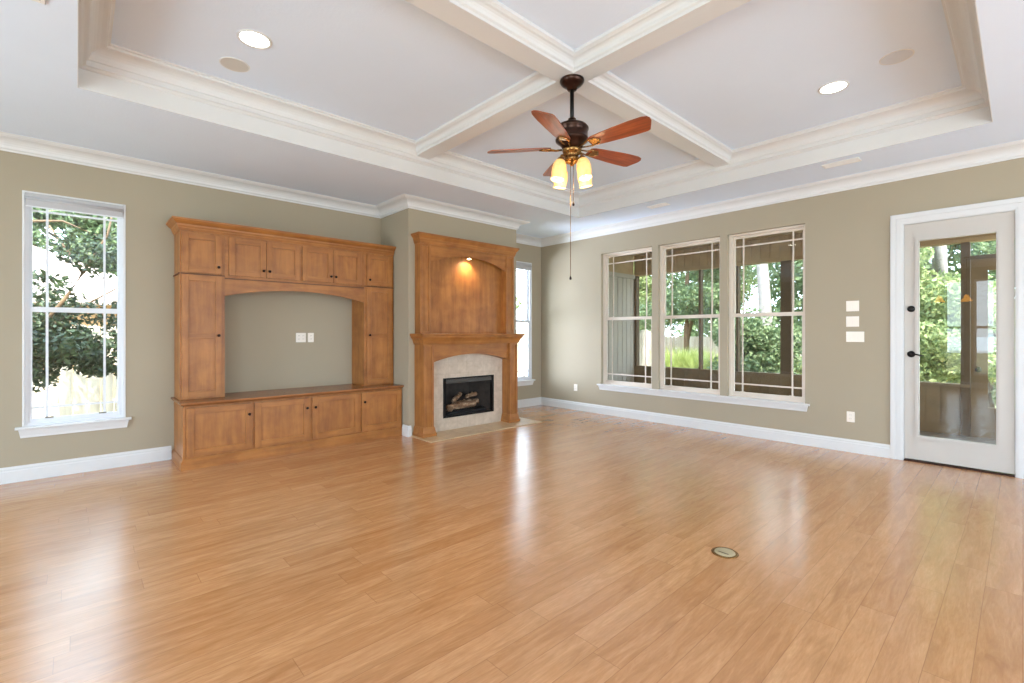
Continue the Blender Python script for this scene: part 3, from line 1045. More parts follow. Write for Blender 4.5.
t = thing('firebox', (3.995, 5.24, 0.175), 'black gas firebox set in the tile under the mantel', 'firebox')
x0, x1, z0, z1 = FBX
m = MB()
m.box(x0, x0 + 0.045, 5.196, 5.225, z0, z1); m.box(x1 - 0.045, x1, 5.196, 5.225, z0, z1)
m.box(x0 + 0.045, x1 - 0.045, 5.196, 5.225, z1 - 0.020, z1); m.box(x0 + 0.045, x1 - 0.045, 5.196, 5.225, z0, z0 + 0.025)
m.build('frame', M['black'], t)
m = MB()
m.box(x0 + 0.045, x1 - 0.045, 5.200, 5.300, z1 - 0.075, z1 - 0.024)
m.build('hood', plain('gunmetal_hood', (78, 74, 70), 0.4, metal=0.5), t)
m = MB()
xa, xb, yb_, zt_ = x0 + 0.002, x1 - 0.002, 5.60, z1 - 0.004
V = [(xa, 5.226, z0 + 0.002), (xb, 5.226, z0 + 0.002), (xb - 0.14, yb_, z0 + 0.002), (xa + 0.14, yb_, z0 + 0.002),
     (xa, 5.226, zt_), (xb, 5.226, zt_), (xb - 0.14, yb_, zt_), (xa + 0.14, yb_, zt_)]
m.add(V, [(0, 1, 2, 3), (7, 6, 5, 4), (3, 2, 6, 7), (0, 3, 7, 4), (2, 1, 5, 6)])
m.build('refractory_lining', M['firebrick'], t)
m = MB()
m.prism([(x0 + 0.10, 5.26), (x1 - 0.10, 5.26), (x1 - 0.18, 5.52), (x0 + 0.18, 5.52)], 'z', z0 + 0.003, z0 + 0.055)
m.build('burner_tray', M['ember'], t)

def log_obj(p0, p1, r, label):
    p0, p1 = Vector(p0), Vector(p1)
    rnd = random.Random(int(p0.x * 1000))
    m_ = MB()
    N = 12
    pts = [p0.lerp(p1, i / (N - 1)) + Vector((0, rnd.uniform(-.008, .008), rnd.uniform(-.008, .008))) for i in range(N)]
    m_.tube(pts, [r * (0.86 + 0.28 * rnd.random()) for _ in range(N)], 12)
    mid = p0.lerp(p1, 0.35)
    m_.tube([mid, mid + Vector((0.03, -0.03, 0.055))], [r * 0.5, r * 0.32], 8)
    o = m_.build('fireplace_log', M['log'], loc=tuple(p0.lerp(p1, 0.5)))
    return tag(o, label, 'log', 'ceramic logs in the firebox')
log_obj((3.70, 5.30, z0 + 0.105), (4.20, 5.36, z0 + 0.125), 0.046, 'pale front log lying lowest across the firebox burner')
log_obj((3.88, 5.43, z0 + 0.125), (4.30, 5.40, z0 + 0.145), 0.042, 'brown rear log lying behind the front log in the firebox')
log_obj((3.82, 5.34, z0 + 0.195), (4.02, 5.45, z0 + 0.265), 0.030, 'short crossed log propped at the left on the others')
log_obj((4.05, 5.36, z0 + 0.225), (4.28, 5.42, z0 + 0.250), 0.028, 'short crossed log resting at the right on the others')
m = MB()
for k in range(6):
    xx = 3.72 + k * 0.11
    m.tube([(xx, 5.275, z0 + 0.056), (xx, 5.275, z0 + 0.078)], 0.006, 6)
    m.tube([(xx, 5.275, z0 + 0.074), (xx, 5.44, z0 + 0.074)], 0.006, 6)
m.tube([(3.70, 5.275, z0 + 0.078), (4.29, 5.275, z0 + 0.078)], 0.007, 6)
tag(m.build('fire_grate', M['black'], loc=(3.99, 5.3, z0 + 0.05)), 'black iron grate under the ceramic logs', 'grate')

# ------------------------------------------------------------------ ceiling fan
FCX, FCY = BX - 0.014, BY - 0.012
fan = thing('ceiling_fan', (FCX, FCY, BZ), 'bronze ceiling fan with five walnut blades hanging from the crossed beams', 'ceiling fan')
m = MB()
m.lathe([(0.0, 0.0), (0.090, -0.001), (0.092, -0.012), (0.080, -0.030), (0.062, -0.045), (0.040, -0.058), (0.034, -0.075), (0.0, -0.076)], (FCX, FCY, BZ), 32, caps=False)
m.build('canopy', M['bronze'], fan)
m = MB(); m.lathe([(0.015, -0.07), (0.015, -0.33)], (FCX, FCY, BZ), 16)
m.build('downrod', M['black'], fan)
m = MB()
m.lathe([(0.0, 2.905), (0.030, 2.905), (0.034, 2.880), (0.040, 2.872), (0.075, 2.868), (0.110, 2.850), (0.124, 2.832), (0.124, 2.822), (0.116, 2.816),
         (0.116, 2.760), (0.124, 2.752), (0.122, 2.738), (0.100, 2.722), (0.080, 2.700), (0.072, 2.680), (0.0, 2.678)], (FCX, FCY, 0), 40, caps=False)
m.build('motor_housing', M['bronze'], fan)
m = MB()
m.lathe([(0.0, 2.679), (0.070, 2.679), (0.074, 2.668), (0.066, 2.650), (0.050, 2.640), (0.046, 2.618), (0.062, 2.606), (0.062, 2.592), (0.044, 2.578), (0.020, 2.570), (0.012, 2.555), (0.0, 2.552)], (FCX, FCY, 0), 32, caps=False)
m.build('light_kit', M['brass'], fan)

ZBL = 2.690
def blade_parts(theta):
    R = Matrix.Rotation(theta, 3, 'Z')
    tilt = Matrix.Rotation(math.radians(-13), 3, 'X')
    c = Vector((FCX, FCY, ZBL))
    out = []
    # outline, root to tip, one side then the other
    side = [(0.155, 0.036), (0.19, 0.052), (0.26, 0.060), (0.38, 0.070), (0.50, 0.077), (0.575, 0.078), (0.600, 0.070), (0.645, -0.010)]
    other = [(0.648, -0.040), (0.635, -0.062), (0.60, -0.073), (0.50, -0.075), (0.38, -0.069), (0.26, -0.060), (0.19, -0.052), (0.155, -0.036)]
    pts = side + other
    m_ = MB()
    n_ = len(pts)
    top = [c + R @ (tilt @ Vector((x, y, 0.003))) for x, y in pts]
    bot = [c + R @ (tilt @ Vector((x, y, -0.004))) for x, y in pts]
    m_.add(top + bot, [tuple(reversed(range(n_))), tuple(range(n_, 2 * n_))] + [(i, (i + 1) % n_, (i + 1) % n_ + n_, i + n_) for i in range(n_)])
    br = MB()
    for s_ in (-1, 1):
        path = [(0.075, 0.012 * s_, -0.012), (0.12, 0.020 * s_, -0.016), (0.16, 0.036 * s_, -0.010), (0.215, 0.034 * s_, -0.008), (0.245, 0.0, -0.008)]
        br.tube([c + R @ (tilt @ Vector(p)) for p in path], 0.0055, 8)
    V_ = [c + R @ (tilt @ Vector(p)) for p in ((0.17, -0.03, -0.005), (0.235, -0.02, -0.005), (0.235, 0.02, -0.005), (0.17, 0.03, -0.005),
                                            (0.17, -0.03, -0.009), (0.235, -0.02, -0.009), (0.235, 0.02, -0.009), (0.17, 0.03, -0.009))]
    br.add(V_, [(0, 1, 2, 3), (7, 6, 5, 4), (0, 4, 5, 1), (1, 5, 6, 2), (2, 6, 7, 3), (3, 7, 4, 0)])
    return m_, br, R
for k in range(5):
    th = math.radians(28.6 - 42.685 + 72 * k)
    bm_, br_, R = blade_parts(th)
    # blades get their own rotation so the grain follows each blade
    o = MB()
    c = Vector((FCX, FCY, ZBL))
    Ri = R.inverted()
    me_v = [Ri @ (p - c) + c for p in bm_.v]
    o.v, o.f, o.mi, o.sm = me_v, bm_.f, bm_.mi, bm_.sm
    bo = o.build('blade', M['blade'], fan, loc=(0, 0, ZBL - BZ))
    bo.rotation_euler = (0, 0, th)
    o = MB(); o.v = [Ri @ (p - c) + c for p in br_.v]; o.f, o.mi, o.sm = br_.f, br_.mi, br_.sm
    io = o.build('blade_iron', M['brass'], None)
    io.data.transform(Matrix.Translation(-c))
    io.parent = bo
for k in range(4):
    a = math.radians(35 + 90 * k - 42.685)
    dx, dy = math.cos(a), math.sin(a)
    arm = MB()
    arm.tube([(FCX + dx * 0.045, FCY + dy * 0.045, 2.612), (FCX + dx * 0.080, FCY + dy * 0.080, 2.622), (FCX + dx * 0.102, FCY + dy * 0.102, 2.610),
              (FCX + dx * 0.108, FCY + dy * 0.108, 2.585)], [0.008, 0.008, 0.009, 0.012], 10)
    tiltm = Matrix.Rotation(math.radians(-12), 3, Vector((-dy, dx, 0)))
    arm.lathe([(0.0, 0.0), (0.018, 0.0), (0.024, -0.012), (0.024, -0.024), (0.0, -0.025)], (FCX + dx * 0.108, FCY + dy * 0.108, 2.592), 16, tiltm, caps=False)
    ao = arm.build('lamp_arm', M['brass'], fan)
    g = MB()
    g.lathe([(0.020, -0.018), (0.034, -0.026), (0.047, -0.050), (0.053, -0.085), (0.052, -0.120), (0.047, -0.148), (0.046, -0.160), (0.049, -0.170),
             (0.046, -0.170), (0.043, -0.158), (0.044, -0.146), (0.048, -0.118), (0.049, -0.085), (0.043, -0.052), (0.030, -0.029), (0.018, -0.021)],
            (FCX + dx * 0.108, FCY + dy * 0.108, 2.592), 24, tiltm, caps=False)
    g.build('lamp_shade', M['frosted'], ao)
    bl = MB()
    cc = Vector((FCX + dx * 0.108, FCY + dy * 0.108, 2.592)) + tiltm @ Vector((0, 0, -0.085))
    bl.lathe([(0.0, 0.040), (0.012, 0.036), (0.014, 0.015), (0.022, -0.005), (0.024, -0.020), (0.016, -0.036), (0.0, -0.040)], cc, 16, tiltm, caps=False)
    bl.build('bulb', emit_mat('fan_bulb', (255, 226, 170), 10.0) if k == 0 else bpy.data.materials['fan_bulb'], ao)
    ld = bpy.data.lights.new('fan_lamp', 'POINT')
    ld.energy = 4.5; ld.color = (1.0, 0.72, 0.42); ld.shadow_soft_size = 0.05
    lo = bpy.data.objects.new('fan_lamp', ld); COL.objects.link(lo); lo.parent = fan
    lo.location = cc + tiltm @ Vector((0, 0, -0.11)) - Vector((FCX, FCY, BZ))
for nm, off, zend in (('pull_chain', (0.012, -0.004), 2.255), ('pull_chain', (-0.010, 0.006), 1.700)):
    m = MB()
    m.tube([(FCX + off[0], FCY + off[1], 2.600), (FCX + off[0], FCY + off[1], zend + 0.03)], 0.0022, 6)
    co = m.build(nm, M['brass'], fan)
    m = MB()
    m.lathe([(0.0, 0.032), (0.004, 0.030), (0.008, 0.018), (0.0095, 0.010), (0.007, 0.002), (0.0, 0.0)], (FCX + off[0], FCY + off[1], zend), 12, caps=False)
    m.build('pull_knob', M['knob'], co)

# ------------------------------------------------------------------ ceiling fixtures
def recessed(x, y, label):
    t_ = thing('recessed_light', (x, y, ZT), label, 'ceiling light', 'recessed lights in the tray ceiling')
    m_ = MB()
    m_.lathe([(0.108, 0.001), (0.106, -0.006), (0.094, -0.008), (0.088, -0.002)], (x, y, ZT), 32, caps=False)
    m_.build('trim_ring', M['trim'], t_)
    m_ = MB(); m_.lathe([(0.088, -0.0015), (0.060, -0.006), (0.0, -0.008)], (x, y, ZT), 32, caps=False)
    m_.build('lens', M['lens'], t_)
    ld_ = bpy.data.lights.new('recessed_lamp', 'SPOT')
    ld_.energy = 30.0; ld_.spot_size = math.radians(120); ld_.spot_blend = 0.8; ld_.color = (1.0, 0.86, 0.68); ld_.shadow_soft_size = 0.08
    lo_ = bpy.data.objects.new('recessed_lamp', ld_); COL.objects.link(lo_); lo_.parent = t_
    lo_.location = (0, 0, -0.02)
recessed(0.885, 3.54, 'round lit recessed light in the tray, on the window side of the beams')
recessed(4.515, 1.043, 'round lit recessed light in the tray, on the porch door side')

def ceiling_speaker(x, y, mat, label):
    t_ = thing('ceiling_speaker', (x, y, ZT), label, 'speaker', 'round ceiling speakers')
    m_ = MB(); m_.lathe([(0.100, 0.0), (0.099, -0.004), (0.092, -0.005), (0.090, -0.003)], (x, y, ZT), 32, caps=False)
    m_.build('rim', M['trim'], t_)
    m_ = MB(); m_.lathe([(0.090, -0.0035), (0.06, -0.0042), (0.0, -0.0045)], (x, y, ZT), 32, caps=False)
    m_.build('grille', mat, t_)
ceiling_speaker(0.860, 3.974, M['grille_cloth'], 'beige round speaker grille beside the window-side recessed light')
ceiling_speaker(4.355, 0.62, M['grille_white'], 'white round speaker grille beside the door-side recessed light')

def vent(x0_, x1_, y0_, y1_, label):
    t_ = thing('ceiling_vent', ((x0_ + x1_) / 2, (y0_ + y1_) / 2, ZC), label, 'vent', 'ceiling air vents')
    m_ = MB(); m_.box(x0_ + 0.012, x1_ - 0.012, y0_ + 0.012, y1_ - 0.012, ZC - 0.004, ZC)
    m_.build('backing', M['vent_dark'], t_)
    m_ = MB()
    for a, b, c, e in ((x0_, x0_ + 0.018, y0_, y1_), (x1_ - 0.018, x1_, y0_, y1_), (x0_ + 0.018, x1_ - 0.018, y0_, y0_ + 0.018), (x0_ + 0.018, x1_ - 0.018, y1_ - 0.018, y1_),
                       (x0_ + 0.018, x1_ - 0.018, (y0_ + y1_) / 2 - 0.008, (y0_ + y1_) / 2 + 0.008)):
        m_.cbox(a, b, c, e, ZC - 0.010, ZC - 0.0005, 0.002)
    m_.build('frame', M['vent'], t_)
    m_ = MB()
    n_ = 6
    for i in range(n_):
        xx = x0_ + 0.022 + (x1_ - x0_ - 0.044) * (i + 0.5) / n_
        m_.add([(xx - 0.006, y0_ + 0.018, ZC - 0.005), (xx + 0.005, y0_ + 0.018, ZC - 0.011), (xx + 0.005, y1_ - 0.018, ZC - 0.011), (xx - 0.006, y1_ - 0.018, ZC - 0.005),
                (xx - 0.006, y0_ + 0.018, ZC - 0.004), (xx + 0.005, y0_ + 0.018, ZC - 0.010), (xx + 0.005, y1_ - 0.018, ZC - 0.010), (xx - 0.006, y1_ - 0.018, ZC - 0.004)],
               [(0, 1, 2, 3), (7, 6, 5, 4), (0, 4, 5, 1), (2, 6, 7, 3), (1, 5, 6, 2), (3, 7, 4, 0)])
    m_.build('louvers', M['vent'], t_)
vent(5.52, 5.65, 1.07, 1.38, 'white ceiling vent nearer the glazed door')
vent(5.60, 5.73, 3.14, 3.42, 'white ceiling vent nearer the room corner')
vent(-0.42, -0.12, 3.05, 3.41, 'white vent at the top edge beside the tray')

# ------------------------------------------------------------------ plates and sockets
def plate_right(yc, zc, w, h_, kind, label, cat='switch', group=None):
    t_ = thing('outlet_plate' if kind == 'outlet' else 'switch_plate', (XR, yc, zc), label, cat, group)
    m_ = MB(); m_.cbox(XR - 0.007, XR - 0.0005, yc - w / 2, yc + w / 2, zc - h_ / 2, zc + h_ / 2, 0.002)
    m_.build('plate', M['plate'], t_)
    if kind == 'outlet':
        for dz in (-0.02, 0.02):
            m_ = MB(); m_.cbox(XR - 0.010, XR - 0.0065, yc - 0.016, yc + 0.016, zc + dz - 0.014, zc + dz + 0.014, 0.001)
            so = m_.build('socket', M['plate'], t_)
            m_ = MB()
            for dy in (-0.006, 0.006):
                m_.box(XR - 0.0106, XR - 0.0098, yc + dy - 0.001, yc + dy + 0.001, zc + dz - 0.002, zc + dz + 0.007)
            m_.build('slots', M['plate_dark'], so)
    else:
        n_ = kind
        for i in range(n_):
            yy = yc + (i - (n_ - 1) / 2) * 0.046
            m_ = MB()
            m_.add([(XR - 0.0065, yy - 0.016, zc - 0.033), (XR - 0.0065, yy + 0.016, zc - 0.033), (XR - 0.0065, yy + 0.016, zc + 0.033), (XR - 0.0065, yy - 0.016, zc + 0.033),
                    (XR - 0.0125, yy - 0.016, zc - 0.033), (XR - 0.0125, yy + 0.016, zc - 0.033), (XR - 0.0085, yy + 0.016, zc + 0.033), (XR - 0.0085, yy - 0.016, zc + 0.033)],
                   [(3, 2, 1, 0), (4, 5, 6, 7), (0, 1, 5, 4), (1, 2, 6, 5), (2, 3, 7, 6), (3, 0, 4, 7)])
            m_.build('rocker', M['plate'], t_)
plate_right(1.264, 1.600, 0.117, 0.114, 2, 'white double switch plate, topmost of three left of the door', group='switch plates by the door')
plate_right(1.264, 1.431, 0.117, 0.114, 2, 'white double switch plate, middle of three left of the door', group='switch plates by the door')
plate_right(1.241, 1.264, 0.163, 0.114, 3, 'wide white triple switch plate, lowest of three left of the door', group='switch plates by the door')
plate_right(1.281, 0.386, 0.072, 0.114, 'outlet', 'white wall outlet low on the wall below the switch plates', 'outlet', 'wall outlets')
plate_right(5.163, 0.380, 0.072, 0.114, 'outlet', 'white wall outlet low on the wall near the room corner', 'outlet', 'wall outlets')

def plate_left(xc, zc, w, dbl, label):
    t_ = thing('outlet_plate', (xc, YL, zc), label, 'outlet', 'wall outlets')
    m_ = MB(); m_.cbox(xc - w / 2, xc + w / 2, YL - 0.007, YL - 0.0005, zc - 0.057, zc + 0.057, 0.002)
    m_.build('plate', M['plate'], t_)
    for xx in ((xc - 0.026, xc + 0.026) if dbl else (xc,)):
        for dz in ((-0.02, 0.02)):
            m_ = MB(); m_.cbox(xx - 0.016, xx + 0.016, YL - 0.010, YL - 0.0065, zc + dz - 0.014, zc + dz + 0.014, 0.001)
            so = m_.build('socket', M['plate'], t_)
            m_ = MB()
            for dx_ in (-0.006, 0.006):
                m_.box(xx + dx_ - 0.0015, xx + dx_ + 0.0015, YL - 0.0106, YL - 0.0098, zc + dz - 0.003, zc + dz + 0.008)
            m_.build('slots', M['plate_dark'], so)
plate_left(2.006, 1.250, 0.116, True, 'white double outlet plate inside the media niche')
plate_left(2.124, 1.250, 0.070, False, 'white single outlet plate inside the media niche beside the double one')

# floor outlet
t = thing('floor_outlet', (2.818, 1.196, 0), 'round brass floor outlet cover set in the planks', 'outlet')
m = MB(); m.lathe([(0.0, 0.0004), (0.074, 0.0004), (0.075, 0.003), (0.070, 0.006), (0.062, 0.0055), (0.060, 0.004), (0.0, 0.004)], (2.818, 1.196, 0), 36, caps=False)
m.build('ring', M['brass'], t)
m = MB(); m.lathe([(0.0, 0.0042), (0.057, 0.0042), (0.056, 0.0075), (0.050, 0.0085), (0.0, 0.0090)], (2.818, 1.196, 0), 36, caps=False)
lid = m.build('cover_lid', M['brasslid'], t)
m = MB(); m.cbox(2.792, 2.800, 1.166, 1.226, 0.0088, 0.0098, 0.0004)
m.build('slot', M['bronze'], lid)

# ------------------------------------------------------------------ pendant lamps behind the camera (they mirror in the door glass)
for yy, lab in ((0.85, 'amber pendant lamp, first of a row of three'), (1.30, 'amber pendant lamp, middle of a row of three'), (1.75, 'amber pendant lamp, last of a row of three')):
    t = thing('pendant_lamp', (-2.0, yy, ZC), lab, 'lamp', 'amber pendant lamps')
    m = MB(); m.tube([(-2.0, yy, ZC), (-2.0, yy, 2.16)], 0.006, 8)
    m.lathe([(0.0, ZC), (0.055, ZC), (0.05, ZC - 0.02), (0.0, ZC - 0.025)], (-2.0, yy, 0), 20, caps=False)
    m.build('cord', M['black'], t)
    m = MB(); m.lathe([(0.012, 2.165), (0.03, 2.15), (0.06, 2.09), (0.10, 2.02), (0.096, 2.015), (0.055, 2.085), (0.02, 2.145)], (-2.0, yy, 0), 24, caps=False)
    m.build('lamp_shade', M['amber'], t)

# rear window frames
for i, (a, b) in enumerate(REAR):
    w = thing('window_%d' % (6 + i), (XB, (a + b) / 2, 0.3), 'white window behind the camera', 'window', None, 'structure')
    m = MB()
    for (p, q, r_, s_) in ((a, a + 0.05, 0.3, 2.6), (b - 0.05, b, 0.3, 2.6), (a + 0.05, b - 0.05, 0.3, 0.35), (a + 0.05, b - 0.05, 2.55, 2.6), (a + 0.05, b - 0.05, 1.42, 1.48)):
        m.box(XB - 0.08, XB - 0.03, p, q, r_, s_)
    m.build('window_frame', M['vinyl'], w)

for i, (a, b) in enumerate(FRONT):  # wide windows added in the unseen wall for the light they let in
    w = thing('window_%d' % (10 + i), ((a + b) / 2, YB, 0.3), 'white wide window added behind the camera for light', 'window', None, 'structure')
    m = MB()
    for (p, q, r_, s_) in ((a, a + 0.05, 0.3, 2.6), (b - 0.05, b, 0.3, 2.6), (a + 0.05, b - 0.05, 0.3, 0.35), (a + 0.05, b - 0.05, 2.55, 2.6), ((a + b) / 2 - 0.03, (a + b) / 2 + 0.03, 0.35, 2.55)):
        m.box(p, q, YB - 0.08, YB - 0.03, r_, s_)
    m.build('window_frame', M['vinyl'], w)

# ------------------------------------------------------------------ screened porch
PX = 8.46
PZ = -0.03
mb = MB(); mb.box(XR + WT, PX + 0.1, -2.2, 5.60, PZ - 0.1, PZ)
struct(mb.build('floor_porch', M['slate']), 'dark tiled porch floor', 'floor')
mb = MB(); mb.box(XR + WT, PX + 0.5, -2.2, 5.9, 2.90, 2.96)
for k in range(52):
    yy = -2.1 + k * 0.15
    mb.box(XR + WT, PX, yy, yy + 0.012, 2.892, 2.90)
struct(mb.build('ceiling_porch', M['porch_board']), 'brown board porch ceiling', 'ceiling')
mb = MB()
mb.box(XR + WT, PX + 0.04, 5.45, 5.55, PZ, 2.50)
for k in range(13):
    xx = XR + WT + 0.08 + k * 0.155
    mb.box(xx, xx + 0.014, 5.440, 5.45, PZ, 2.42)
mb.box(XR + WT, PX - 0.02, 5.41, 5.45, 2.42, 2.50)
struct(mb.build('wall_porch', M['siding']), 'pale grey boarded end wall of the porch', 'wall')
mb = MB()
mb.box(PX, PX + 0.09, 0.46, 5.45, PZ, 0.600)
mb.box(PX - 0.02, PX + 0.11, 0.46, 5.44, 0.600, 0.640)
for k in range(50):
    yy = -2.1 + k * 0.15
    if yy > 0.46 and yy < 5.2:
        mb.box(PX - 0.008, PX, yy, yy + 0.135, 0.10, 0.595)
struct(mb.build('wall_porch_lower', M['porch']), 'brown knee wall of the screened porch', 'wall')
mb = MB()
mb.box(XR + WT, PX, 5.46, 5.54, 2.50, 2.90)
mb.box(PX, PX + 0.09, -2.2, 5.45, 2.50, 2.90)
mb.box(PX - 0.015, PX + 0.10, -2.2, 5.44, 2.482, 2.53)
for k in range(50):
    yy = -2.1 + k * 0.15
    mb.box(PX - 0.016, PX, yy, yy + 0.118, 2.545, 2.895)
struct(mb.build('wall_porch_upper', M['porch_board']), 'brown board frieze above the porch screens, colour lightened for the dim light', 'wall')
def post(y0_, y1_, label, mat='porch_dark', dep=0.10):
    m_ = MB(); m_.cbox(PX - 0.01, PX + dep, y0_, y1_, 0.64 if y0_ > 0.56 else PZ, 2.481, 0.004)
    tag(m_.build('porch_post', M[mat], loc=(PX, (y0_ + y1_) / 2, 0)), label, 'post', 'porch posts')
post(5.385, 5.435, 'slim dark porch post against the pale siding wall')
post(4.03, 4.07, 'slim dark porch post seen through the middle window')
post(3.36, 3.40, 'slim dark porch post at the left side of the third window')
post(2.53, 2.69, 'broad brown porch post seen through the third window')
post(1.40, 1.50, 'brown porch post between the third window and the door view', 'porch_dark')
post(0.46, 0.55, 'brown porch post hinging the porch door')
m = MB()
ys = [(5.385, 4.07), (4.03, 3.40), (3.36, 2.69), (2.53, 1.50), (1.40, 0.55)]
labs2 = ['insect screen panel beside the pale siding wall', 'insect screen panel in the middle of the porch', 'insect screen panel left of the broad post',
         'insect screen panel right of the broad post', 'insect screen panel next to the porch door']
for (a, b), lb in zip(ys, labs2):
    m = MB(); m.box(PX + 0.045, PX + 0.047, b, a, 0.64, 2.48)
    tag(m.build('screen_panel', M['screen'], loc=(PX, (a + b) / 2, 0.64)), lb, 'screen', 'porch screens')
# porch door with transom
t = thing('porch_door', (PX, -0.02, PZ), 'brown porch door with screen glass and round knob, beyond the glazed door', 'door')
m = MB()
m.box(PX, PX + 0.05, 0.30, 0.455, PZ, 2.25); m.box(PX, PX + 0.05, -0.52, -0.37, PZ, 2.25)
m.box(PX, PX + 0.05, -0.37, 0.30, PZ, 0.36); m.box(PX, PX + 0.05, -0.37, 0.30, 2.10, 2.25)
m.build('door_leaf', M['porch'], t)
m = MB(); m.box(PX + 0.02, PX + 0.03, -0.37, 0.30, 0.36, 2.10)
m.build('pane', M['glass'], t)
m = MB(); m.lathe([(0.0, 0.0), (0.03, 0.0), (0.03, 0.006), (0.012, 0.01), (0.012, 0.03), (0.028, 0.04), (0.03, 0.055), (0.018, 0.066), (0.0, 0.068)], (PX, 0.385, 0.84), 20, RX, caps=False)
m.build('knob', M['black'], t)
m = MB(); m.box(PX - 0.01, PX + 0.06, -0.52, 0.46, 2.25, 2.30)
m.build('head_jamb', M['porch_dark'], t)

# ------------------------------------------------------------------ garden
GZ = -0.25
mb = MB(); mb.box(-30, 45, YL + WT + 0.02, 45, GZ - 0.1, GZ); mb.box(PX + 0.11, 45, -30, YL + WT + 0.02, GZ - 0.1, GZ)
mb.box(-40, XB - WT - 0.02, -30, YL + WT + 0.02, GZ - 0.1, GZ)
struct(mb.build('ground', M['lawn']), 'green lawn outside', 'ground')

def fence(path, zt_, label):
    t_ = thing('board_fence', (path[0][0], path[0][1], GZ), label, 'fence', 'garden fences')
    m_ = MB()
    rails = MB()
    rnd = random.Random(3)
    (xa_, ya_), (xb_, yb2) = path
    L_ = math.hypot(xb_ - xa_, yb2 - ya_)
    n_ = int(L_ / 0.145)
    ux, uy = (xb_ - xa_) / L_, (yb2 - ya_) / L_
    for i in range(n_):
        s0, s1 = i * 0.145, i * 0.145 + 0.135
        zt2 = zt_ + rnd.uniform(-0.008, 0.008)
        off = rnd.uniform(0, 0.006)
        P0 = Vector((xa_ + ux * s0, ya_ + uy * s0, 0)); P1 = Vector((xa_ + ux * s1, ya_ + uy * s1, 0))
        nn = Vector((-uy, ux, 0)) * 0.018
        o_ = Vector((-uy, ux, 0)) * off
        dog = 0.03
        def ring(q):
            return [P0 + q + o_ + Vector((0, 0, GZ)), P1 + q + o_ + Vector((0, 0, GZ)), P1 + q + o_ + Vector((0, 0, zt2 - dog)),
                    P1 + q + o_ - Vector((ux, uy, 0)) * dog + Vector((0, 0, zt2)), P0 + q + o_ + Vector((ux, uy, 0)) * dog + Vector((0, 0, zt2)), P0 + q + o_ + Vector((0, 0, zt2 - dog))]
        m_.add(ring(Vector((0, 0, 0))) + ring(nn), [(0, 1, 2, 3, 4, 5), (11, 10, 9, 8, 7, 6)] + [(i_, i_ + 6, (i_ + 1) % 6 + 6, (i_ + 1) % 6) for i_ in range(6)])
    m_.build('board_panel', M['fence'], t_)
    for zz in (GZ + 0.3, zt_ - 0.25):
        a_ = Vector((xa_, ya_, zz)) + Vector((-uy, ux, 0)) * 0.03
        b_ = Vector((xb_, yb2, zz)) + Vector((-uy, ux, 0)) * 0.03
        rails.tube([a_, b_], 0.03, 4)
    rails.build('rail', M['fence'], t_)
fence([(-7.0, 8.9), (14.9, 8.9)], 1.42, 'pale board fence outside the left windows')
fence([(15.0, 11.5), (15.0, 3.5)], 1.20, 'pale board fence seen beyond the porch')

# neighbour's house
t = thing('neighbour_house', (-2.0, 16, GZ), 'tan neighbouring house with pale hipped roof beyond the fence', 'house')
m = MB(); m.box(-8, 1.55, 14.6, 22, GZ, 2.0)
hb = m.build('wall', M['stucco'], t)
m = MB(); m.box(-0.95, -0.15, 14.57, 14.62, 0.9, 2.0); m.build('window', M['porch_dark'], hb)
m = MB()
V = [(-8.6, 14.0, 1.95), (2.1, 14.0, 1.95), (2.1, 22.6, 1.95), (-8.6, 22.6, 1.95), (-4.4, 18.3, 4.2), (-2.2, 18.3, 4.2),
     (-8.6, 14.0, 2.07), (2.1, 14.0, 2.07), (2.1, 22.6, 2.07), (-8.6, 22.6, 2.07)]
m.add(V, [(3, 2, 1, 0), (0, 1, 7, 6), (1, 2, 8, 7), (2, 3, 9, 8), (3, 0, 6, 9), (6, 7, 5, 4), (7, 8, 5), (8, 9, 4, 5), (9, 6, 4)])
m.build('roof', M['roof'], t)

def leaves(mb_, rnd, centers, n_, size, aspect=2.0):
    for _ in range(n_):
        c_, r_ = rnd.choice(centers)
        while True:
            q = Vector((rnd.uniform(-1, 1), rnd.uniform(-1, 1), rnd.uniform(-1, 1)))
            if 0.15 < q.length < 1:
                break
        p = Vector(c_) + Vector((q.x * r_[0], q.y * r_[1], q.z * r_[2]))
        s_ = size * rnd.uniform(0.6, 1.3)
        d_ = Vector((rnd.gauss(0, 1), rnd.gauss(0, 1), rnd.gauss(-0.3, 0.7))).normalized()
        e_ = d_.cross(Vector((rnd.gauss(0, 1), rnd.gauss(0, 1), rnd.gauss(0, 1)))).normalized()
        nrm = d_.cross(e_)
        a_ = d_ * s_ * 0.5 * aspect
        b_ = e_ * s_ * 0.5
        lift = nrm * s_ * 0.12
        mb_.add([p - a_, p - a_ * 0.2 + b_ + lift, p + a_, p - a_ * 0.2 - b_ + lift], [(0, 1, 2), (0, 2, 3)], 0, False)

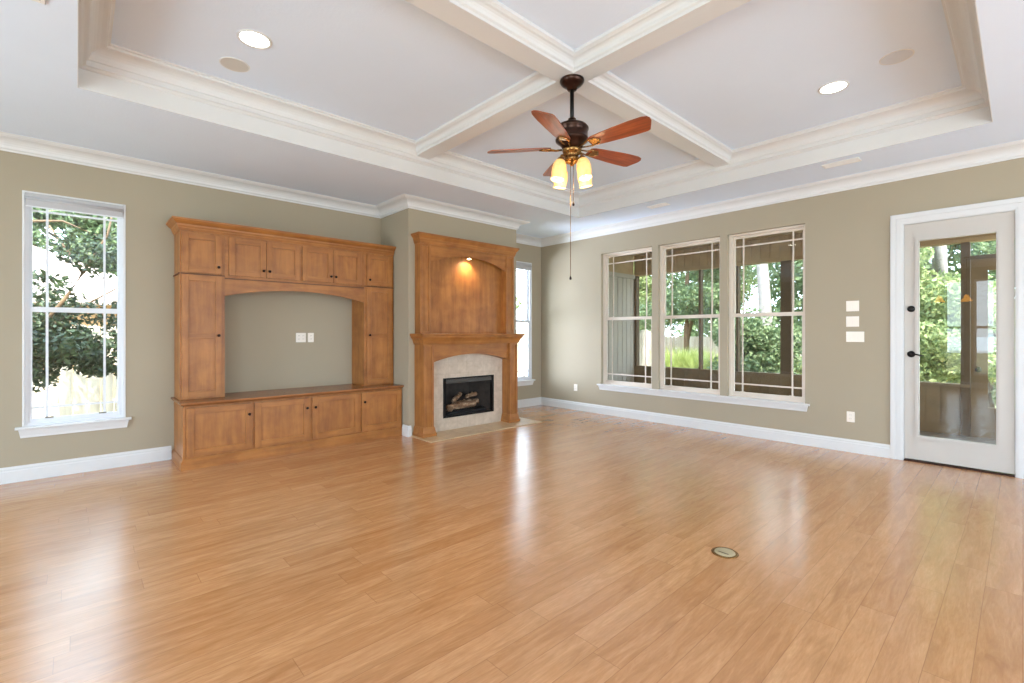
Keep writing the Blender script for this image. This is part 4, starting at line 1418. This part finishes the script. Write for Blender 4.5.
def tree(x, y, h_, crown, label, seed, n_, size, lmat='leaf', bmat='bark', r0=0.12, lean=(0, 0), branches=5, name='garden_tree', group='garden trees', cat='tree'):
    rnd = random.Random(seed)
    t_ = thing(name, (x, y, GZ), label, cat, group)
    tr = MB()
    top = Vector((x + lean[0], y + lean[1], h_))
    base = Vector((x, y, GZ - 0.05))
    pts = [base.lerp(top, i / 6) + Vector((rnd.uniform(-.04, .04), rnd.uniform(-.04, .04), 0)) * (i > 0) for i in range(7)]
    tr.tube(pts, [r0 * (1.15 - 0.10 * i) for i in range(7)], 12)
    for k in range(branches):
        i = rnd.randint(2, 5)
        c_, r_ = rnd.choice(crown)
        e_ = Vector(c_) + Vector((rnd.uniform(-.5, .5) * r_[0], rnd.uniform(-.5, .5) * r_[1], rnd.uniform(0, .6) * r_[2]))
        mid = pts[i].lerp(e_, 0.5) + Vector((0, 0, 0.12))
        tr.tube([pts[i], mid, e_], [r0 * 0.5, r0 * 0.32, r0 * 0.12], 8)
    tr.build('trunk', M[bmat], t_)
    lf = MB()
    leaves(lf, rnd, crown, n_, size)
    lf.build('foliage', M[lmat], t_)
    return t_

def clumps(rnd, x, y, z0_, z1_, rx, ry, k, rr):
    out = []
    for _ in range(k):
        out.append(((x + rnd.uniform(-rx, rx), y + rnd.uniform(-ry, ry), rnd.uniform(z0_, z1_)), (rr * rnd.uniform(.7, 1.3), rr * rnd.uniform(.7, 1.3), rr * rnd.uniform(.5, .9))))
    return out
R_ = random.Random(11)
# myrtle outside the left window
cr = clumps(R_, 0.0, 7.75, 0.80, 1.30, 0.60, 0.30, 18, 0.24) + clumps(R_, -0.15, 7.75, 0.95, 1.5, 0.55, 0.3, 8, 0.26) + clumps(R_, 0.05, 7.9, 1.5, 2.7, 0.8, 0.4, 9, 0.28)
t = tree(-0.75, 8.2, 3.2, cr, 'dark-leaved crape myrtle close outside the window beside the cabinets', 21, 9000, 0.042, 'leaf_dark', 'bark', 0.04, (0.3, -0.2), 5)
fk = MB()
fk.tube([(-0.55, 8.1, 1.0), (-0.1, 7.95, 1.75), (0.05, 7.9, 2.05), (-0.25, 7.95, 2.6)], [0.026, 0.021, 0.018, 0.010], 8)
fk.tube([(0.05, 7.9, 2.05), (0.28, 7.9, 2.55), (0.36, 7.9, 3.0)], [0.018, 0.013, 0.008], 8)
fk.build('branch', M['bark'], t)
cr = clumps(R_, 0.2, 24.5, 2.4, 6.4, 3.4, 0.5, 44, 0.95)
tree(0.5, 24.8, 6.0, cr, 'mid green tree rising behind the neighbouring roof', 23, 20000, 0.14, 'leaf_deep', 'bark', 0.18)
cr = clumps(R_, 6.9, 8.0, 1.6, 2.6, 0.25, 0.4, 6, 0.3)
tree(6.8, 8.1, 2.5, cr, 'yellow-green tree outside the corner window past the fireplace', 24, 900, 0.06, 'leaf', 'bark', 0.06)

# trees beyond the porch
specs = [
    (13.2, 8.8, 1.3, 3.8, 1.3, 0.9, 'leafy green tree seen through the window nearest the corner', 'leaf', 31),
    (12.6, 6.4, 1.6, 4.2, 1.0, 0.9, 'green tree left of centre seen through the middle window', 'leaf_deep', 32),
    (13.4, 5.6, 1.2, 4.4, 1.0, 0.7, 'light green tree seen at the right of the middle window', 'leaf', 33),
    (10.9, 3.75, 0.1, 1.5, 1.0, 0.5, 'round dark green shrub-like tree low in the third window', 'leaf_deep', 34),
    (12.4, 2.3, 0.6, 4.0, 0.8, 0.8, 'green tree behind the broad porch post', 'leaf', 35),
    (12.2, 0.4, 0.2, 2.0, 1.3, 0.9, 'bright leafy shrub-like tree low in the door glass', 'leaf', 36),
    (14.5, -0.6, 1.6, 4.6, 1.6, 1.2, 'tall green tree seen through the porch door transom', 'leaf_deep', 37),
]
for (x, y, za, zb_, rx, ry, lab, lm, sd) in specs:
    cr = clumps(R_, x, y, za, zb_, rx * 0.7, ry, 13, 0.62)
    tree(x, y, zb_ * 0.8, cr, lab, sd, 12000, 0.062, lm, 'bark', 0.08, group='trees beyond the porch')
tree(11.9, 3.95, 5.4, clumps(R_, 12.3, 4.3, 4.3, 5.4, 1.2, 0.9, 6, 0.7), 'pale smooth trunked tree seen through the third window', 41, 2500, 0.09, 'leaf', 'bark_pale', 0.15, (0.0, 0.42), 0, group='trees beyond the porch')
tree(13.0, 1.15, 5.2, clumps(R_, 13.6, 1.3, 4.2, 5.2, 1.2, 0.9, 6, 0.7), 'pale trunked tree seen through the door glass', 42, 2500, 0.09, 'leaf', 'bark_pale', 0.15, (0.2, 0.1), 0, group='trees beyond the porch')
# far tree line
rnd = random.Random(5)
lf = MB()
cr = []
for k in range(90):
    yy = rnd.uniform(-6, 14.0)
    cr.append(((18.5 + rnd.uniform(-0.8, 0.8), yy, rnd.uniform(0.2, 6.0)), (1.1, 1.1, 0.9)))
leaves(lf, rnd, cr, 42000, 0.13)
tag(lf.build('distant_foliage', M['leaf_deep'], loc=(18.5, 7, GZ)), 'dense green foliage filling the far side of the garden', 'foliage', None, 'stuff')

# ornamental grass clump and shrubs
def grass_clump(x, y, h_, r_, n_, seed, label):
    rnd_ = random.Random(seed)
    m_ = MB()
    for _ in range(n_):
        a_ = rnd_.uniform(0, 2 * PI); rr = r_ * math.sqrt(rnd_.random()) * 0.5
        bx, by = x + rr * math.cos(a_), y + rr * math.sin(a_)
        hh = h_ * rnd_.uniform(0.6, 1.1)
        ox, oy = math.cos(a_) * r_ * rnd_.uniform(0.3, 1.0), math.sin(a_) * r_ * rnd_.uniform(0.3, 1.0)
        w_ = 0.014
        px_, py_ = -math.sin(a_) * w_, math.cos(a_) * w_
        p0 = (bx, by, GZ); p1 = (bx + ox * .35, by + oy * .35, GZ + hh * 0.65); p2 = (bx + ox, by + oy, GZ + hh)
        m_.add([(p0[0] - px_, p0[1] - py_, p0[2]), (p0[0] + px_, p0[1] + py_, p0[2]), (p1[0] + px_, p1[1] + py_, p1[2]), (p1[0] - px_, p1[1] - py_, p1[2]), p2],
               [(0, 1, 2, 3), (3, 2, 4)])
    return tag(m_.build('ornamental_grass', M['leaf_lime'], loc=(x, y, GZ)), label, 'plant', 'ornamental grasses')
grass_clump(11.6, 6.05, 1.15, 0.75, 1500, 51, 'lime green grass clump low in the middle window')
grass_clump(11.4, 5.25, 1.05, 0.70, 1300, 52, 'lime green grass clump at the right edge of the middle window')
grass_clump(11.0, 3.12, 1.00, 0.60, 1200, 53, 'lime green grass clump at the right edge of the third window')
